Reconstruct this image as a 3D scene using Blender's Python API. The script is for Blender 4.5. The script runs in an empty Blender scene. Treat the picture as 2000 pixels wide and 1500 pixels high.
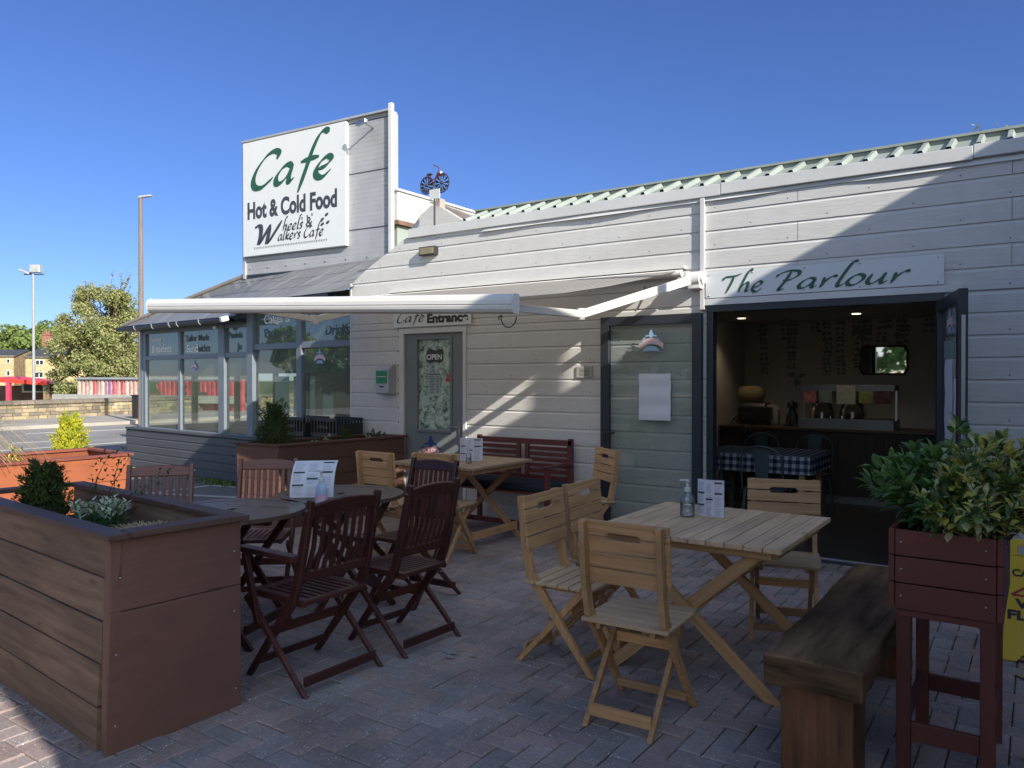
import bpy, bmesh, math, random
from mathutils import Vector, Matrix
random.seed(7)
R = math.radians
sc = bpy.context.scene
C = bpy.context.collection

# ------------------------------------------------------------------ camera
F, YAW, EYE, HZ = 1500.0, R(34.6), 1.5, 738.0       # focal length in photo pixels, turn, eye height, horizon row
cam_d = bpy.data.cameras.new('camera'); cam = bpy.data.objects.new('camera', cam_d); C.objects.link(cam)
cam_d.sensor_width = 36.0; cam_d.lens = 36.0 * F / 2000.0
cam_d.clip_start = 0.05; cam_d.clip_end = 3000
PITCH = -math.atan((750 - HZ) / F)
cam.location = (0, 0, EYE); cam.rotation_euler = (R(90) + PITCH, 0, YAW)
sc.camera = cam

# ------------------------------------------------------------------ sky, sun, exposure
SUN = Vector((3.0, -1.0, 1.6)).normalized()
EL = math.asin(SUN.z); AZ = math.atan2(SUN.x, SUN.y)
w = bpy.data.worlds.new('World'); sc.world = w; w.use_nodes = True
nt = w.node_tree; nt.nodes.clear()
sky = nt.nodes.new('ShaderNodeTexSky'); sky.sky_type = 'NISHITA'; sky.sun_disc = False
sky.sun_elevation = EL; sky.sun_rotation = AZ; sky.altitude = 100; sky.air_density = 1.0
sky.dust_density = 0.0; sky.ozone_density = 2.2
bg = nt.nodes.new('ShaderNodeBackground'); bg.inputs[1].default_value = 0.13
ow = nt.nodes.new('ShaderNodeOutputWorld')
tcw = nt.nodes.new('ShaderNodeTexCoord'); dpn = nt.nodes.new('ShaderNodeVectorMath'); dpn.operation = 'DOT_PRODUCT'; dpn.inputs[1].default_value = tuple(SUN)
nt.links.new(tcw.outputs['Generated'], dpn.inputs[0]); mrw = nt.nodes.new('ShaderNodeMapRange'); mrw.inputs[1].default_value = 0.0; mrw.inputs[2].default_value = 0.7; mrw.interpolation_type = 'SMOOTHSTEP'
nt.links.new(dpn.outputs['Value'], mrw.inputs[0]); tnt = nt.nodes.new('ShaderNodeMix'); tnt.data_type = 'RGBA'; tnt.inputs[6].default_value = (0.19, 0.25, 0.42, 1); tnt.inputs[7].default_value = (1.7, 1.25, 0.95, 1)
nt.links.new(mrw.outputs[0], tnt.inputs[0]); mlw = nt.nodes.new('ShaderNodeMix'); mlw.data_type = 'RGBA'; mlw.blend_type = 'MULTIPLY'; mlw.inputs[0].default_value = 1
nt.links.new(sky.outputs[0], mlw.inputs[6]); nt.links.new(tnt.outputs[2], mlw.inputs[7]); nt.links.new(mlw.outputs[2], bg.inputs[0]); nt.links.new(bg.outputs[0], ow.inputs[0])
sl = bpy.data.lights.new('sun', 'SUN'); sl.energy = 3.3; sl.angle = R(0.5); sl.color = (1.0, 0.93, 0.82)
so = bpy.data.objects.new('sun', sl); C.objects.link(so)
so.rotation_euler = SUN.to_track_quat('Z', 'Y').to_euler(); so.location = (6, -4, 8)
sc.view_settings.view_transform = 'Standard'; sc.view_settings.look = 'None'
sc.view_settings.exposure = 1.35; sc.view_settings.gamma = 1.0
sc.cycles.max_bounces = 8; sc.cycles.transparent_max_bounces = 12

# ------------------------------------------------------------------ photo ray helpers (real distances)
FWD = Vector((-math.sin(YAW), math.cos(YAW), 0)); RT = Vector((math.cos(YAW), math.sin(YAW), 0)); UP = Vector((0, 0, 1))
def ray(px, py): return FWD + RT * ((px - 1000) / F) + UP * ((HZ - py) / F)
YW = 6.56                                            # plane of the clapboard wall
def W(px, py, Y=YW):
    d = ray(px, py); return Vector((0, 0, EYE)) + d * (Y / d.y)
def G(px, py, h=0.0):
    d = ray(px, py); return Vector((0, 0, EYE)) + d * ((h - EYE) / d.z)
def Dp(px, py, z): return Vector((0, 0, EYE)) + ray(px, py) * z
def onp(px, py, P0, P1):                             # on the vertical plane through P0, P1
    d = ray(px, py); a = P1 - P0; n = Vector((a.y, -a.x, 0)); o = Vector((0, 0, EYE))
    return o + d * (((P0 - o).dot(n)) / d.dot(n))

# ------------------------------------------------------------------ materials
def S(x): return tuple((c / 12.92 if c <= 0.04045 else ((c + 0.055) / 1.055) ** 2.4) for c in x)
MATS = {}
def base(name, col, rough=0.6, metal=0.0, spec=0.5):
    m = bpy.data.materials.new(name); m.use_nodes = True; b = m.node_tree.nodes['Principled BSDF']
    b.inputs['Base Color'].default_value = (*col, 1); b.inputs['Roughness'].default_value = rough
    b.inputs['Metallic'].default_value = metal; b.inputs['Specular IOR Level'].default_value = spec
    MATS[name] = m; return m
def nodes(m): return m.node_tree.nodes, m.node_tree.links, m.node_tree.nodes['Principled BSDF']
def texco(m, kind, scale, rot=(0, 0, 0)):
    n, l, b = nodes(m); t = n.new('ShaderNodeTexCoord'); mp = n.new('ShaderNodeMapping')
    mp.inputs['Scale'].default_value = scale; mp.inputs['Rotation'].default_value = rot
    l.new(t.outputs[kind], mp.inputs[0]); return mp.outputs[0]
def noise(m, vec, scale, detail=4, rough=0.55):
    n, l, b = nodes(m); t = n.new('ShaderNodeTexNoise'); t.inputs['Scale'].default_value = scale
    t.inputs['Detail'].default_value = detail; t.inputs['Roughness'].default_value = rough
    if vec is not None: l.new(vec, t.inputs['Vector'])
    return t.outputs['Fac']
def ramp(m, fac, stops):
    n, l, b = nodes(m); r = n.new('ShaderNodeValToRGB'); e = r.color_ramp.elements
    while len(e) < len(stops): e.new(0.5)
    for i, (p, c) in enumerate(stops): e[i].position = p; e[i].color = (*c, 1) if len(c) == 3 else c
    l.new(fac, r.inputs[0]); return r.outputs[0]
def mixc(m, fac, a, b_, mode='MIX'):
    n, l, b = nodes(m); x = n.new('ShaderNodeMix'); x.data_type = 'RGBA'; x.blend_type = mode
    for s, v in ((x.inputs[0], fac), (x.inputs[6], a), (x.inputs[7], b_)):
        if isinstance(v, (int, float)): s.default_value = v
        elif isinstance(v, tuple): s.default_value = (*v, 1)
        else: l.new(v, s)
    return x.outputs[2]
def bump(m, h, strength=0.3, dist=0.002):
    n, l, b = nodes(m); x = n.new('ShaderNodeBump'); x.inputs['Strength'].default_value = strength
    x.inputs['Distance'].default_value = dist; l.new(h, x.inputs['Height']); l.new(x.outputs[0], b.inputs['Normal'])
def sc3(c, k): return tuple(min(1, v * k) for v in c)
def wood(name, c, rough=0.5, contrast=0.35, spec=0.4, grain=1.0, blot=0.3, bs=0.35):
    m = base(name, c, rough, 0, spec); n, l, b = nodes(m)
    v = texco(m, 'UV', (2.2, 55 * grain, 1)); g = noise(m, v, 1.0, 6, 0.62)
    v2 = texco(m, 'UV', (0.9, 1.6, 1)); g2 = noise(m, v2, 1.0, 2)
    col = ramp(m, g, [(0.28, sc3(c, 1 - contrast)), (0.5, c), (0.75, sc3(c, 1 + contrast))])
    var = ramp(m, g2, [(0.3, sc3((1, 1, 1), 1 - blot)), (0.7, sc3((1, 1, 1), 1.0))])
    col = mixc(m, 1.0, col, var, 'MULTIPLY')
    oi = n.new('ShaderNodeObjectInfo'); rv = ramp(m, oi.outputs['Random'], [(0.0, (0.72, 0.72, 0.74)), (0.5, (0.98, 0.95, 0.92)), (1.0, (1.15, 1.13, 1.10))]); col = mixc(m, 1.0, col, rv, 'MULTIPLY')
    vg = texco(m, 'Object', (1, 1, 1)); d = noise(m, vg, 5, 4)
    kv = n.new('ShaderNodeTexVoronoi'); kv.inputs['Scale'].default_value = 1.0; l.new(texco(m, 'UV', (2.6, 11, 1)), kv.inputs['Vector']); col = mixc(m, ramp(m, kv.outputs['Distance'], [(0.0, (0.75, 0.75, 0.75)), (0.09, (0.5, 0.5, 0.5)), (0.14, (0, 0, 0))]), col, sc3(c, 0.4))
    col = mixc(m, ramp(m, d, [(0.55, (0, 0, 0)), (0.75, (0.35, 0.35, 0.35))]), col, sc3(c, 0.55))
    l.new(col, b.inputs['Base Color'])
    l.new(ramp(m, g2, [(0.3, (rough - .1,) * 3), (0.7, (rough + .12,) * 3)]), b.inputs['Roughness'])
    bump(m, g, bs, 0.0015); return m
def painted(name, c, rough=0.5, var=0.12, spec=0.4, scale=3, metal=0.0, bs=0.08):
    m = base(name, c, rough, metal, spec); n, l, b = nodes(m)
    f = noise(m, texco(m, 'Object', (1, 1, 1)), scale, 5); f2 = noise(m, texco(m, 'Object', (1, 1, 1)), scale * 14, 3)
    col = ramp(m, f, [(0.3, sc3(c, 1 - var)), (0.7, sc3(c, 1 + var))])
    col = mixc(m, ramp(m, f2, [(0.62, (0, 0, 0)), (0.75, (0.3, 0.3, 0.3))]), col, sc3(c, 0.7))
    l.new(col, b.inputs['Base Color']); bump(m, f2, bs, 0.001); return m

teak = wood('teak', (0.50, 0.295, 0.14), 0.6, 0.34)
teak_top = wood('weathered_teak', (0.54, 0.38, 0.235), 0.55, 0.3, 0.5)
mahog = wood('mahogany_stain', (0.072, 0.022, 0.018), 0.42, 0.5, 0.45, 1.0, 0.45, 0.5)
mahog2 = wood('faded_mahogany', (0.17, 0.062, 0.045), 0.42, 0.35, 0.5)
mahog_top = wood('worn_round_top', (0.12, 0.085, 0.07), 0.32, 0.35, 0.6)
planter_b = wood('brown_fence_paint', (0.20, 0.13, 0.095), 0.75, 0.36, 0.2, 0.5, 0.4, 0.7)
planter_s = wood('brown_smooth_paint', (0.165, 0.088, 0.070), 0.62, 0.13, 0.3, 0.5, 0.22, 0.25)
planter_sun = wood('sunlit_brown_paint', (0.29, 0.09, 0.04), 0.7, 0.10, 0.3, 0.5, 0.12, 0.2)  # same wood as the brown planter, sunlight put into the colour
planter_rim = wood('dark_rim_paint', (0.11, 0.066, 0.056), 0.6, 0.3, 0.3)
planter_d = wood('dark_brown_planter_paint', (0.115, 0.062, 0.05), 0.7, 0.15, 0.3)
planter_r = wood('red_brown_stand_paint', (0.14, 0.037, 0.028), 0.55, 0.12, 0.4, 0.5)
beamw = wood('rustic_dark_timber', (0.23, 0.135, 0.07), 0.72, 0.8, 0.15, 0.3, 0.75, 1.2)
beaml = wood('rustic_red_timber', (0.20, 0.085, 0.035), 0.6, 0.6, 0.4, 0.5, 0.5, 0.7)
benchr = wood('red_bench_stain', (0.17, 0.042, 0.035), 0.45, 0.2, 0.5)
counter_w = wood('counter_timber', (0.09, 0.06, 0.045), 0.6, 0.4)
polew = wood('grey_pole_timber', (0.19, 0.155, 0.135), 0.8, 0.3)

def clap(name, c, rough=0.6):
    m = base(name, c, rough, 0, 0.35); n, l, b = nodes(m)
    v = texco(m, 'Object', (4, 4, 60)); g = noise(m, v, 1.6, 6, 0.65)
    f = noise(m, texco(m, 'Object', (0.7, 0.7, 2.2)), 1.3, 6, 0.65)
    d = noise(m, texco(m, 'Object', (1, 1, 1)), 9, 5, 0.7)
    col = ramp(m, g, [(0.3, sc3(c, 0.9)), (0.65, sc3(c, 1.04))])
    col = mixc(m, ramp(m, f, [(0.45, (0, 0, 0)), (0.75, (0.4, 0.4, 0.4))]), col, sc3((c[0], c[1] * .97, c[2] * .9), 0.72))
    col = mixc(m, ramp(m, d, [(0.66, (0, 0, 0)), (0.76, (0.45, 0.45, 0.45))]), col, sc3(c, 0.55))
    sv = noise(m, texco(m, 'Object', (9, 9, 0.55)), 1.0, 5, 0.7); col = mixc(m, ramp(m, sv, [(0.55, (0, 0, 0)), (0.8, (0.22, 0.22, 0.22))]), col, sc3((c[0], c[1] * .96, c[2] * .88), 0.6))
    l.new(col, b.inputs['Base Color']); bump(m, g, 0.6, 0.004); return m
wall_m = clap('grey_clapboard', (0.57, 0.56, 0.54))
wall2_m = clap('blue_grey_clapboard', (0.30, 0.32, 0.35))
base_m = clap('dark_grey_clapboard', (0.085, 0.09, 0.10))
white_p = painted('white_trim_paint', (0.56, 0.56, 0.55), 0.45, 0.08, 0.4, 2)
white_s = painted('white_sign_board', (0.60, 0.62, 0.63), 0.35, 0.03, 0.4, 1.5, bs=0.02)
cream_p = painted('cream_awning_enamel', (0.66, 0.645, 0.60), 0.32, 0.03, 0.5, 2, bs=0.02)
anth = painted('anthracite_frame', (0.020, 0.026, 0.036), 0.38, 0.1, 0.5, 3, bs=0.03)
frame_g = painted('blue_grey_window_frame', (0.15, 0.18, 0.21), 0.4, 0.08, 0.5, 3, bs=0.05)
door_g = painted('grey_door_skin', (0.17, 0.185, 0.19), 0.5, 0.06, 0.4, 4, bs=0.06)
tower_m = painted('grey_plank_cladding', (0.33, 0.34, 0.36), 0.5, 0.14, 0.4, 2)
green_r = painted('pale_green_roof_sheet', (0.26, 0.295, 0.265), 0.5, 0.1, 0.4, 3)
fascia_m = painted('grey_fascia', (0.55, 0.55, 0.54), 0.5, 0.07, 0.4, 2)
rusty = painted('rusty_brown', (0.16, 0.10, 0.07), 0.8, 0.3, 0.2, 8)
black_p = painted('black_plastic', (0.018, 0.018, 0.02), 0.4, 0.1, 0.5, 4, bs=0.02)
iron = painted('black_iron', (0.02, 0.02, 0.022), 0.5, 0.1, 0.5, 8)
steel = painted('brushed_steel', (0.42, 0.43, 0.44), 0.35, 0.05, 0.5, 8, 0.9, 0.02)
galv = painted('galvanised_pole', (0.42, 0.43, 0.44), 0.5, 0.12, 0.5, 5, 0.4)
grey_box = painted('grey_post_box_metal', (0.36, 0.38, 0.42), 0.4, 0.05, 0.5, 5)
green_l = base('green_label', (0.015, 0.22, 0.10), 0.4)
green_t = base('dark_green_lettering', (0.020, 0.085, 0.05), 0.45)
grey_t = base('charcoal_lettering', (0.045, 0.05, 0.058), 0.45)
black_t = base('black_lettering', (0.012, 0.012, 0.014), 0.45)
white_t = base('white_lettering', (0.75, 0.75, 0.75), 0.6)
chalk = base('chalk_pen', (0.80, 0.84, 0.82), 0.8)
chalk_d = base('dark_pen', (0.09, 0.115, 0.115), 0.8)
blue_t = base('blue_print', (0.02, 0.07, 0.19), 0.45)
pink_t = base('pink_print', (0.50, 0.20, 0.22), 0.5)
pink_l = base('pale_pink_print', (0.62, 0.45, 0.47), 0.5)
lblue_t = base('light_blue_print', (0.25, 0.42, 0.6), 0.5)
red_t = base('red_print', (0.42, 0.02, 0.02), 0.45)
yellow = painted('yellow_plastic', (0.72, 0.47, 0.01), 0.35, 0.05, 0.5, 5, bs=0.03)
paper = painted('white_paper', (0.60, 0.60, 0.66), 0.6, 0.03, 0.3, 9, bs=0.05)
paper_g = base('menu_green_band', (0.02, 0.045, 0.04), 0.5)
print_g = base('menu_grey_print', (0.30, 0.31, 0.40), 0.6)
soil = painted('soil', (0.035, 0.025, 0.018), 0.95, 0.4, 0.1, 20, bs=0.8)
cushion = painted('navy_cushion', (0.028, 0.033, 0.048), 0.9, 0.1, 0.1, 30, bs=0.3)
inner_w = painted('cream_room_wall', (0.5, 0.46, 0.41), 0.8, 0.05, 0.2, 2)
inner_c = painted('room_ceiling', (0.42, 0.40, 0.38), 0.8, 0.05, 0.2, 2)
floor_d = painted('dark_room_floor', (0.045, 0.042, 0.04), 0.35, 0.2, 0.4, 3)
slate_g = base('lamp_glass', (0.5, 0.42, 0.2), 0.15)
brass = painted('bronze_reflector', (0.40, 0.33, 0.17), 0.35, 0.1, 0.5, 20, 0.5)
def glass_mat(name, tint=(0.75, 0.85, 0.8), refl=0.08, rough=0.0, opac=0.0, ocol=(0.5, 0.55, 0.5)):
    m = bpy.data.materials.new(name); m.use_nodes = True; n = m.node_tree.nodes; l = m.node_tree.links
    n.remove(n['Principled BSDF']); o = n['Material Output']
    t = n.new('ShaderNodeBsdfTransparent'); t.inputs[0].default_value = (*tint, 1)
    g = n.new('ShaderNodeBsdfGlossy'); g.inputs['Roughness'].default_value = rough
    fr = n.new('ShaderNodeFresnel'); fr.inputs[0].default_value = 1.5
    a = n.new('ShaderNodeMath'); a.operation = 'MULTIPLY_ADD'; a.inputs[1].default_value = 1.3; a.inputs[2].default_value = refl
    l.new(fr.outputs[0], a.inputs[0]); mx = n.new('ShaderNodeMixShader')
    l.new(a.outputs[0], mx.inputs[0]); l.new(t.outputs[0], mx.inputs[1]); l.new(g.outputs[0], mx.inputs[2])
    last = mx
    if opac > 0:
        d = n.new('ShaderNodeBsdfDiffuse'); d.inputs[0].default_value = (*ocol, 1)
        tc = n.new('ShaderNodeTexCoord'); nz = n.new('ShaderNodeTexNoise'); nz.inputs['Scale'].default_value = 3; nz.inputs['Detail'].default_value = 5
        l.new(tc.outputs['Object'], nz.inputs['Vector'])
        k = n.new('ShaderNodeMath'); k.operation = 'MULTIPLY'; k.inputs[1].default_value = opac * 2; l.new(nz.outputs['Fac'], k.inputs[0])
        m2 = n.new('ShaderNodeMixShader'); l.new(k.outputs[0], m2.inputs[0]); l.new(last.outputs[0], m2.inputs[1]); l.new(d.outputs[0], m2.inputs[2]); last = m2
    l.new(last.outputs[0], o.inputs[0]); MATS[name] = m; return m
glass = glass_mat('window_glass', (0.78, 0.84, 0.8), 0.10, 0.0, 0.10, (0.5, 0.52, 0.42))
glass_d = glass_mat('door_glass', (0.71, 0.76, 0.74), 0.0, 0.0, 0.012)
glass_c = glass_mat('clear_plastic', (0.86, 0.9, 0.92), 0.05, 0.05, 0.06, (0.8, 0.85, 0.9))
def leafm(name, c, var=0.35, rough=0.45, trans=0.3):
    m = base(name, c, rough, 0, 0.4); n, l, b = nodes(m)
    f = noise(m, texco(m, 'Object', (1, 1, 1)), 40, 2); col = ramp(m, f, [(0.3, sc3(c, 1 - var)), (0.7, sc3(c, 1 + var))])
    l.new(col, b.inputs['Base Color'])
    t = n.new('ShaderNodeBsdfTranslucent'); l.new(col, t.inputs[0]); mx = n.new('ShaderNodeMixShader'); mx.inputs[0].default_value = trans
    l.new(b.outputs[0], mx.inputs[1]); l.new(t.outputs[0], mx.inputs[2]); l.new(mx.outputs[0], n['Material Output'].inputs[0]); return m
lf_dark = leafm('dark_green_leaf', (0.065, 0.135, 0.04)); lf_mid = leafm('mid_green_leaf', (0.14, 0.26, 0.06))
lf_yel = leafm('yellow_green_leaf', (0.55, 0.50, 0.10)); lf_cream = leafm('cream_leaf_edge', (0.56, 0.54, 0.26))
lf_con = leafm('conifer_green', (0.035, 0.065, 0.018), rough=0.7); lf_con2 = leafm('olive_conifer', (0.075, 0.10, 0.02), rough=0.7)
lf_gold = leafm('golden_conifer', (0.52, 0.50, 0.035), 0.2, 0.7); lf_gold2 = leafm('lime_conifer', (0.30, 0.36, 0.03), 0.2, 0.7)
lf_blue = leafm('silver_green_leaf', (0.50, 0.56, 0.42), 0.1); lf_straw = leafm('straw_grass', (0.58, 0.47, 0.28), 0.15, 0.6, 0.5)
lf_bl = leafm('tree_blossom', (0.36, 0.34, 0.16), 0.2, 0.8); lf_tr = leafm('tree_olive_leaf', (0.25, 0.28, 0.09), 0.3, 0.7); lf_tr2 = leafm('tree_dark_leaf', (0.15, 0.18, 0.06), 0.3, 0.7)  # leaf tones mixed at random through the crown
lf_w1 = leafm('wood_leaf', (0.17, 0.23, 0.06), 0.3, 0.8); lf_w2 = leafm('wood_dark_leaf', (0.10, 0.14, 0.04), 0.3, 0.8)
bark = painted('bark', (0.11, 0.075, 0.05), 0.9, 0.3, 0.1, 15, bs=0.5)

def colattr(name, rough, speck=0.0, spec=0.3, nscale=60):
    m = base(name, (0.3, 0.3, 0.3), rough, 0, spec); n, l, b = nodes(m)
    a = n.new('ShaderNodeVertexColor'); a.layer_name = 'Col'
    ob = texco(m, 'Object', (1, 1, 1)); f = noise(m, ob, nscale, 6, 0.7); g = noise(m, ob, 2.5, 5, 0.6)
    c = mixc(m, 1.0, a.outputs[0], ramp(m, f, [(0.3, (0.72,) * 3), (0.7, (1.2,) * 3)]), 'MULTIPLY')
    c = mixc(m, 1.0, c, ramp(m, g, [(0.35, (0.78,) * 3), (0.65, (1.12,) * 3)]), 'MULTIPLY')
    if speck:
        v = n.new('ShaderNodeTexVoronoi'); v.inputs['Scale'].default_value = 62; l.new(ob, v.inputs['Vector'])
        k = noise(m, ob, 23, 2)
        s1 = ramp(m, v.outputs['Distance'], [(0.0, (1, 1, 1)), (0.17, (1, 1, 1)), (0.22, (0, 0, 0))])
        s2 = ramp(m, k, [(0.52, (0, 0, 0)), (0.62, (1, 1, 1))]); s = mixc(m, 1.0, s1, s2, 'MULTIPLY')
        c = mixc(m, s, c, (0.75, 0.73, 0.7)); dk = noise(m, ob, 1.1, 6, 0.7); c = mixc(m, ramp(m, dk, [(0.5, (0, 0, 0)), (0.72, (0.55, 0.55, 0.55))]), c, (0.16, 0.145, 0.13))
    l.new(c, b.inputs['Base Color']); bump(m, f, 0.5, 0.003); return m
paver_m = colattr('block_paver', 0.72, 1.0, 0.35)
stone_m = colattr('wall_stone', 0.85, 0, 0.2, 14)
cont_m = colattr('graffiti_steel', 0.6, 0, 0.3, 5)
def ground_mat(name, c, rough=0.9, s=60, var=0.25):
    m = base(name, c, rough, 0, 0.2); n, l, b = nodes(m); ob = texco(m, 'Object', (1, 1, 1))
    f = noise(m, ob, s, 5, 0.7); g = noise(m, ob, 0.6, 5, 0.6)
    col = ramp(m, f, [(0.35, sc3(c, 1 - var)), (0.68, sc3(c, 1 + var))])
    col = mixc(m, 1.0, col, ramp(m, g, [(0.3, (0.75,) * 3), (0.7, (1.15,) * 3)]), 'MULTIPLY')
    l.new(col, b.inputs['Base Color']); bump(m, f, 0.5, 0.004); return m
asphalt = ground_mat('asphalt', (0.20, 0.19, 0.175)); road_m = ground_mat('road_asphalt', (0.25, 0.24, 0.225))
land_m = ground_mat('rough_grass', (0.10, 0.12, 0.05), 0.95, 3); pave_m = ground_mat('pavement_slabs', (0.34, 0.31, 0.27))
joint_m = ground_mat('sandy_joint', (0.055, 0.058, 0.04), 0.9, 9, 0.5); line_m = ground_mat('worn_white_line', (0.5, 0.5, 0.48))
def brickmat(name, c1, c2, mortar, sc_, rough=0.85, w=0.5, h=0.25, ms=0.02, coord='Object', rot=(R(90), 0, 0)):
    m = base(name, c1, rough, 0, 0.2); n, l, b = nodes(m)
    v = texco(m, coord, (1, 1, 1), rot); t = n.new('ShaderNodeTexBrick'); t.inputs['Scale'].default_value = sc_
    t.inputs['Color1'].default_value = (*c1, 1); t.inputs['Color2'].default_value = (*c2, 1); t.inputs['Mortar'].default_value = (*mortar, 1)
    t.inputs['Mortar Size'].default_value = ms; t.inputs['Brick Width'].default_value = w; t.inputs['Row Height'].default_value = h
    l.new(v, t.inputs['Vector']); f = noise(m, texco(m, 'Object', (1, 1, 1)), 2.5, 5)
    c = mixc(m, 1.0, t.outputs[0], ramp(m, f, [(0.3, (0.75,) * 3), (0.7, (1.15,) * 3)]), 'MULTIPLY'); l.new(c, b.inputs['Base Color']); return m
house_s = brickmat('yellow_sandstone', (0.46, 0.36, 0.20), (0.40, 0.31, 0.17), (0.5, 0.42, 0.26), 1.0, w=0.9, h=0.4, ms=0.03)
house_d = brickmat('brown_sandstone', (0.27, 0.19, 0.10), (0.18, 0.13, 0.075), (0.3, 0.24, 0.15), 1.0, w=0.7, h=0.35, ms=0.04, rot=(R(90), 0, R(90)))
slate = brickmat('roof_slate', (0.075, 0.08, 0.09), (0.06, 0.065, 0.075), (0.04, 0.04, 0.045), 1.0, 0.6, 0.6, 0.3, 0.03)
brick_r = brickmat('red_brick', (0.26, 0.075, 0.045), (0.2, 0.06, 0.04), (0.3, 0.22, 0.18), 1.0, 0.85, 0.24, 0.08, 0.012)
def roof_mat():
    m = base('grey_tile_sheet', (0.13, 0.135, 0.145), 0.42, 0, 0.5); n, l, b = nodes(m)
    uv = texco(m, 'UV', (1, 1, 1)); t = n.new('ShaderNodeTexBrick'); t.inputs['Scale'].default_value = 1.0
    t.inputs['Brick Width'].default_value = 1.1; t.inputs['Row Height'].default_value = 0.36; t.inputs['Mortar Size'].default_value = 0.012
    t.inputs['Color1'].default_value = (0.16, 0.165, 0.175, 1); t.inputs['Color2'].default_value = (0.115, 0.12, 0.13, 1); t.inputs['Mortar'].default_value = (0.05, 0.05, 0.055, 1)
    l.new(uv, t.inputs['Vector']); f = noise(m, texco(m, 'UV', (7, 0.9, 1)), 1.0, 5, 0.7)
    c = mixc(m, ramp(m, f, [(0.5, (0, 0, 0)), (0.72, (0.75, 0.75, 0.75))]), t.outputs[0], (0.33, 0.32, 0.30)); l.new(c, b.inputs['Base Color'])
    bump(m, t.outputs['Fac'], -0.4, 0.006); return m
roof_m = roof_mat()
def awn_mat():
    m = base('striped_awning_cloth', (0.5, 0.48, 0.44), 0.8, 0, 0.2); n, l, b = nodes(m)
    wv = n.new('ShaderNodeTexWave'); wv.wave_type = 'BANDS'; wv.bands_direction = 'X'; wv.inputs['Scale'].default_value = 3.2
    l.new(texco(m, 'Object', (1, 1, 1)), wv.inputs['Vector']); c = ramp(m, wv.outputs['Fac'], [(0.45, (0.44, 0.40, 0.35)), (0.55, (0.60, 0.57, 0.52))])
    l.new(c, b.inputs['Base Color']); t = n.new('ShaderNodeBsdfTranslucent'); l.new(c, t.inputs[0]); mx = n.new('ShaderNodeMixShader'); mx.inputs[0].default_value = 0.5
    l.new(b.outputs[0], mx.inputs[1]); l.new(t.outputs[0], mx.inputs[2]); l.new(mx.outputs[0], n['Material Output'].inputs[0]); return m
awn_m = awn_mat()
def gingham_mat():
    m = base('gingham_cloth', (0.4, 0.4, 0.45), 0.9, 0, 0.1); n, l, b = nodes(m); uv = texco(m, 'UV', (1, 1, 1))
    sx = n.new('ShaderNodeSeparateXYZ'); l.new(uv, sx.inputs[0]); outs = []
    for k in (0, 1):
        a = n.new('ShaderNodeMath'); a.operation = 'MULTIPLY'; a.inputs[1].default_value = 14; l.new(sx.outputs[k], a.inputs[0])
        f = n.new('ShaderNodeMath'); f.operation = 'FRACT'; l.new(a.outputs[0], f.inputs[0])
        g = n.new('ShaderNodeMath'); g.operation = 'GREATER_THAN'; g.inputs[1].default_value = 0.5; l.new(f.outputs[0], g.inputs[0]); outs.append(g)
    s = n.new('ShaderNodeMath'); s.operation = 'ADD'; l.new(outs[0].outputs[0], s.inputs[0]); l.new(outs[1].outputs[0], s.inputs[1])
    h = n.new('ShaderNodeMath'); h.operation = 'MULTIPLY'; h.inputs[1].default_value = 0.5; l.new(s.outputs[0], h.inputs[0])
    l.new(ramp(m, h.outputs[0], [(0.0, (0.36, 0.36, 0.38)), (0.5, (0.10, 0.115, 0.16)), (1.0, (0.02, 0.025, 0.045))]), b.inputs['Base Color']); return m
gingham = gingham_mat()
mirror_m = base('mirror_glass', (0.8, 0.85, 0.82), 0.02, 1.0)
def emis(name, c, s):
    m = base(name, c, 0.4); b = m.node_tree.nodes['Principled BSDF']; b.inputs['Emission Color'].default_value = (*c, 1); b.inputs['Emission Strength'].default_value = s; return m
spot_e = emis('spotlight_glow', (1.0, 0.85, 0.62), 1.2)
metal_ch = painted('petrol_metal_chair', (0.035, 0.055, 0.065), 0.4, 0.1, 0.5, 6)
def doorfilm():
    m = base('patterned_door_film', (0.3, 0.36, 0.32), 0.25, 0, 0.6); n, l, b = nodes(m); ob = texco(m, 'Object', (1, 1, 1))
    v = n.new('ShaderNodeTexVoronoi'); v.inputs['Scale'].default_value = 16; l.new(ob, v.inputs['Vector'])
    f = noise(m, ob, 18, 4, 0.7)
    c = ramp(m, f, [(0.36, (0.05, 0.08, 0.065)), (0.5, (0.30, 0.38, 0.32)), (0.62, (0.48, 0.54, 0.46))])
    c = mixc(m, ramp(m, v.outputs['Distance'], [(0.1, (0.55,) * 3), (0.3, (0, 0, 0))]), c, (0.07, 0.11, 0.08)); l.new(c, b.inputs['Base Color']); return m
film = doorfilm()

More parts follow.
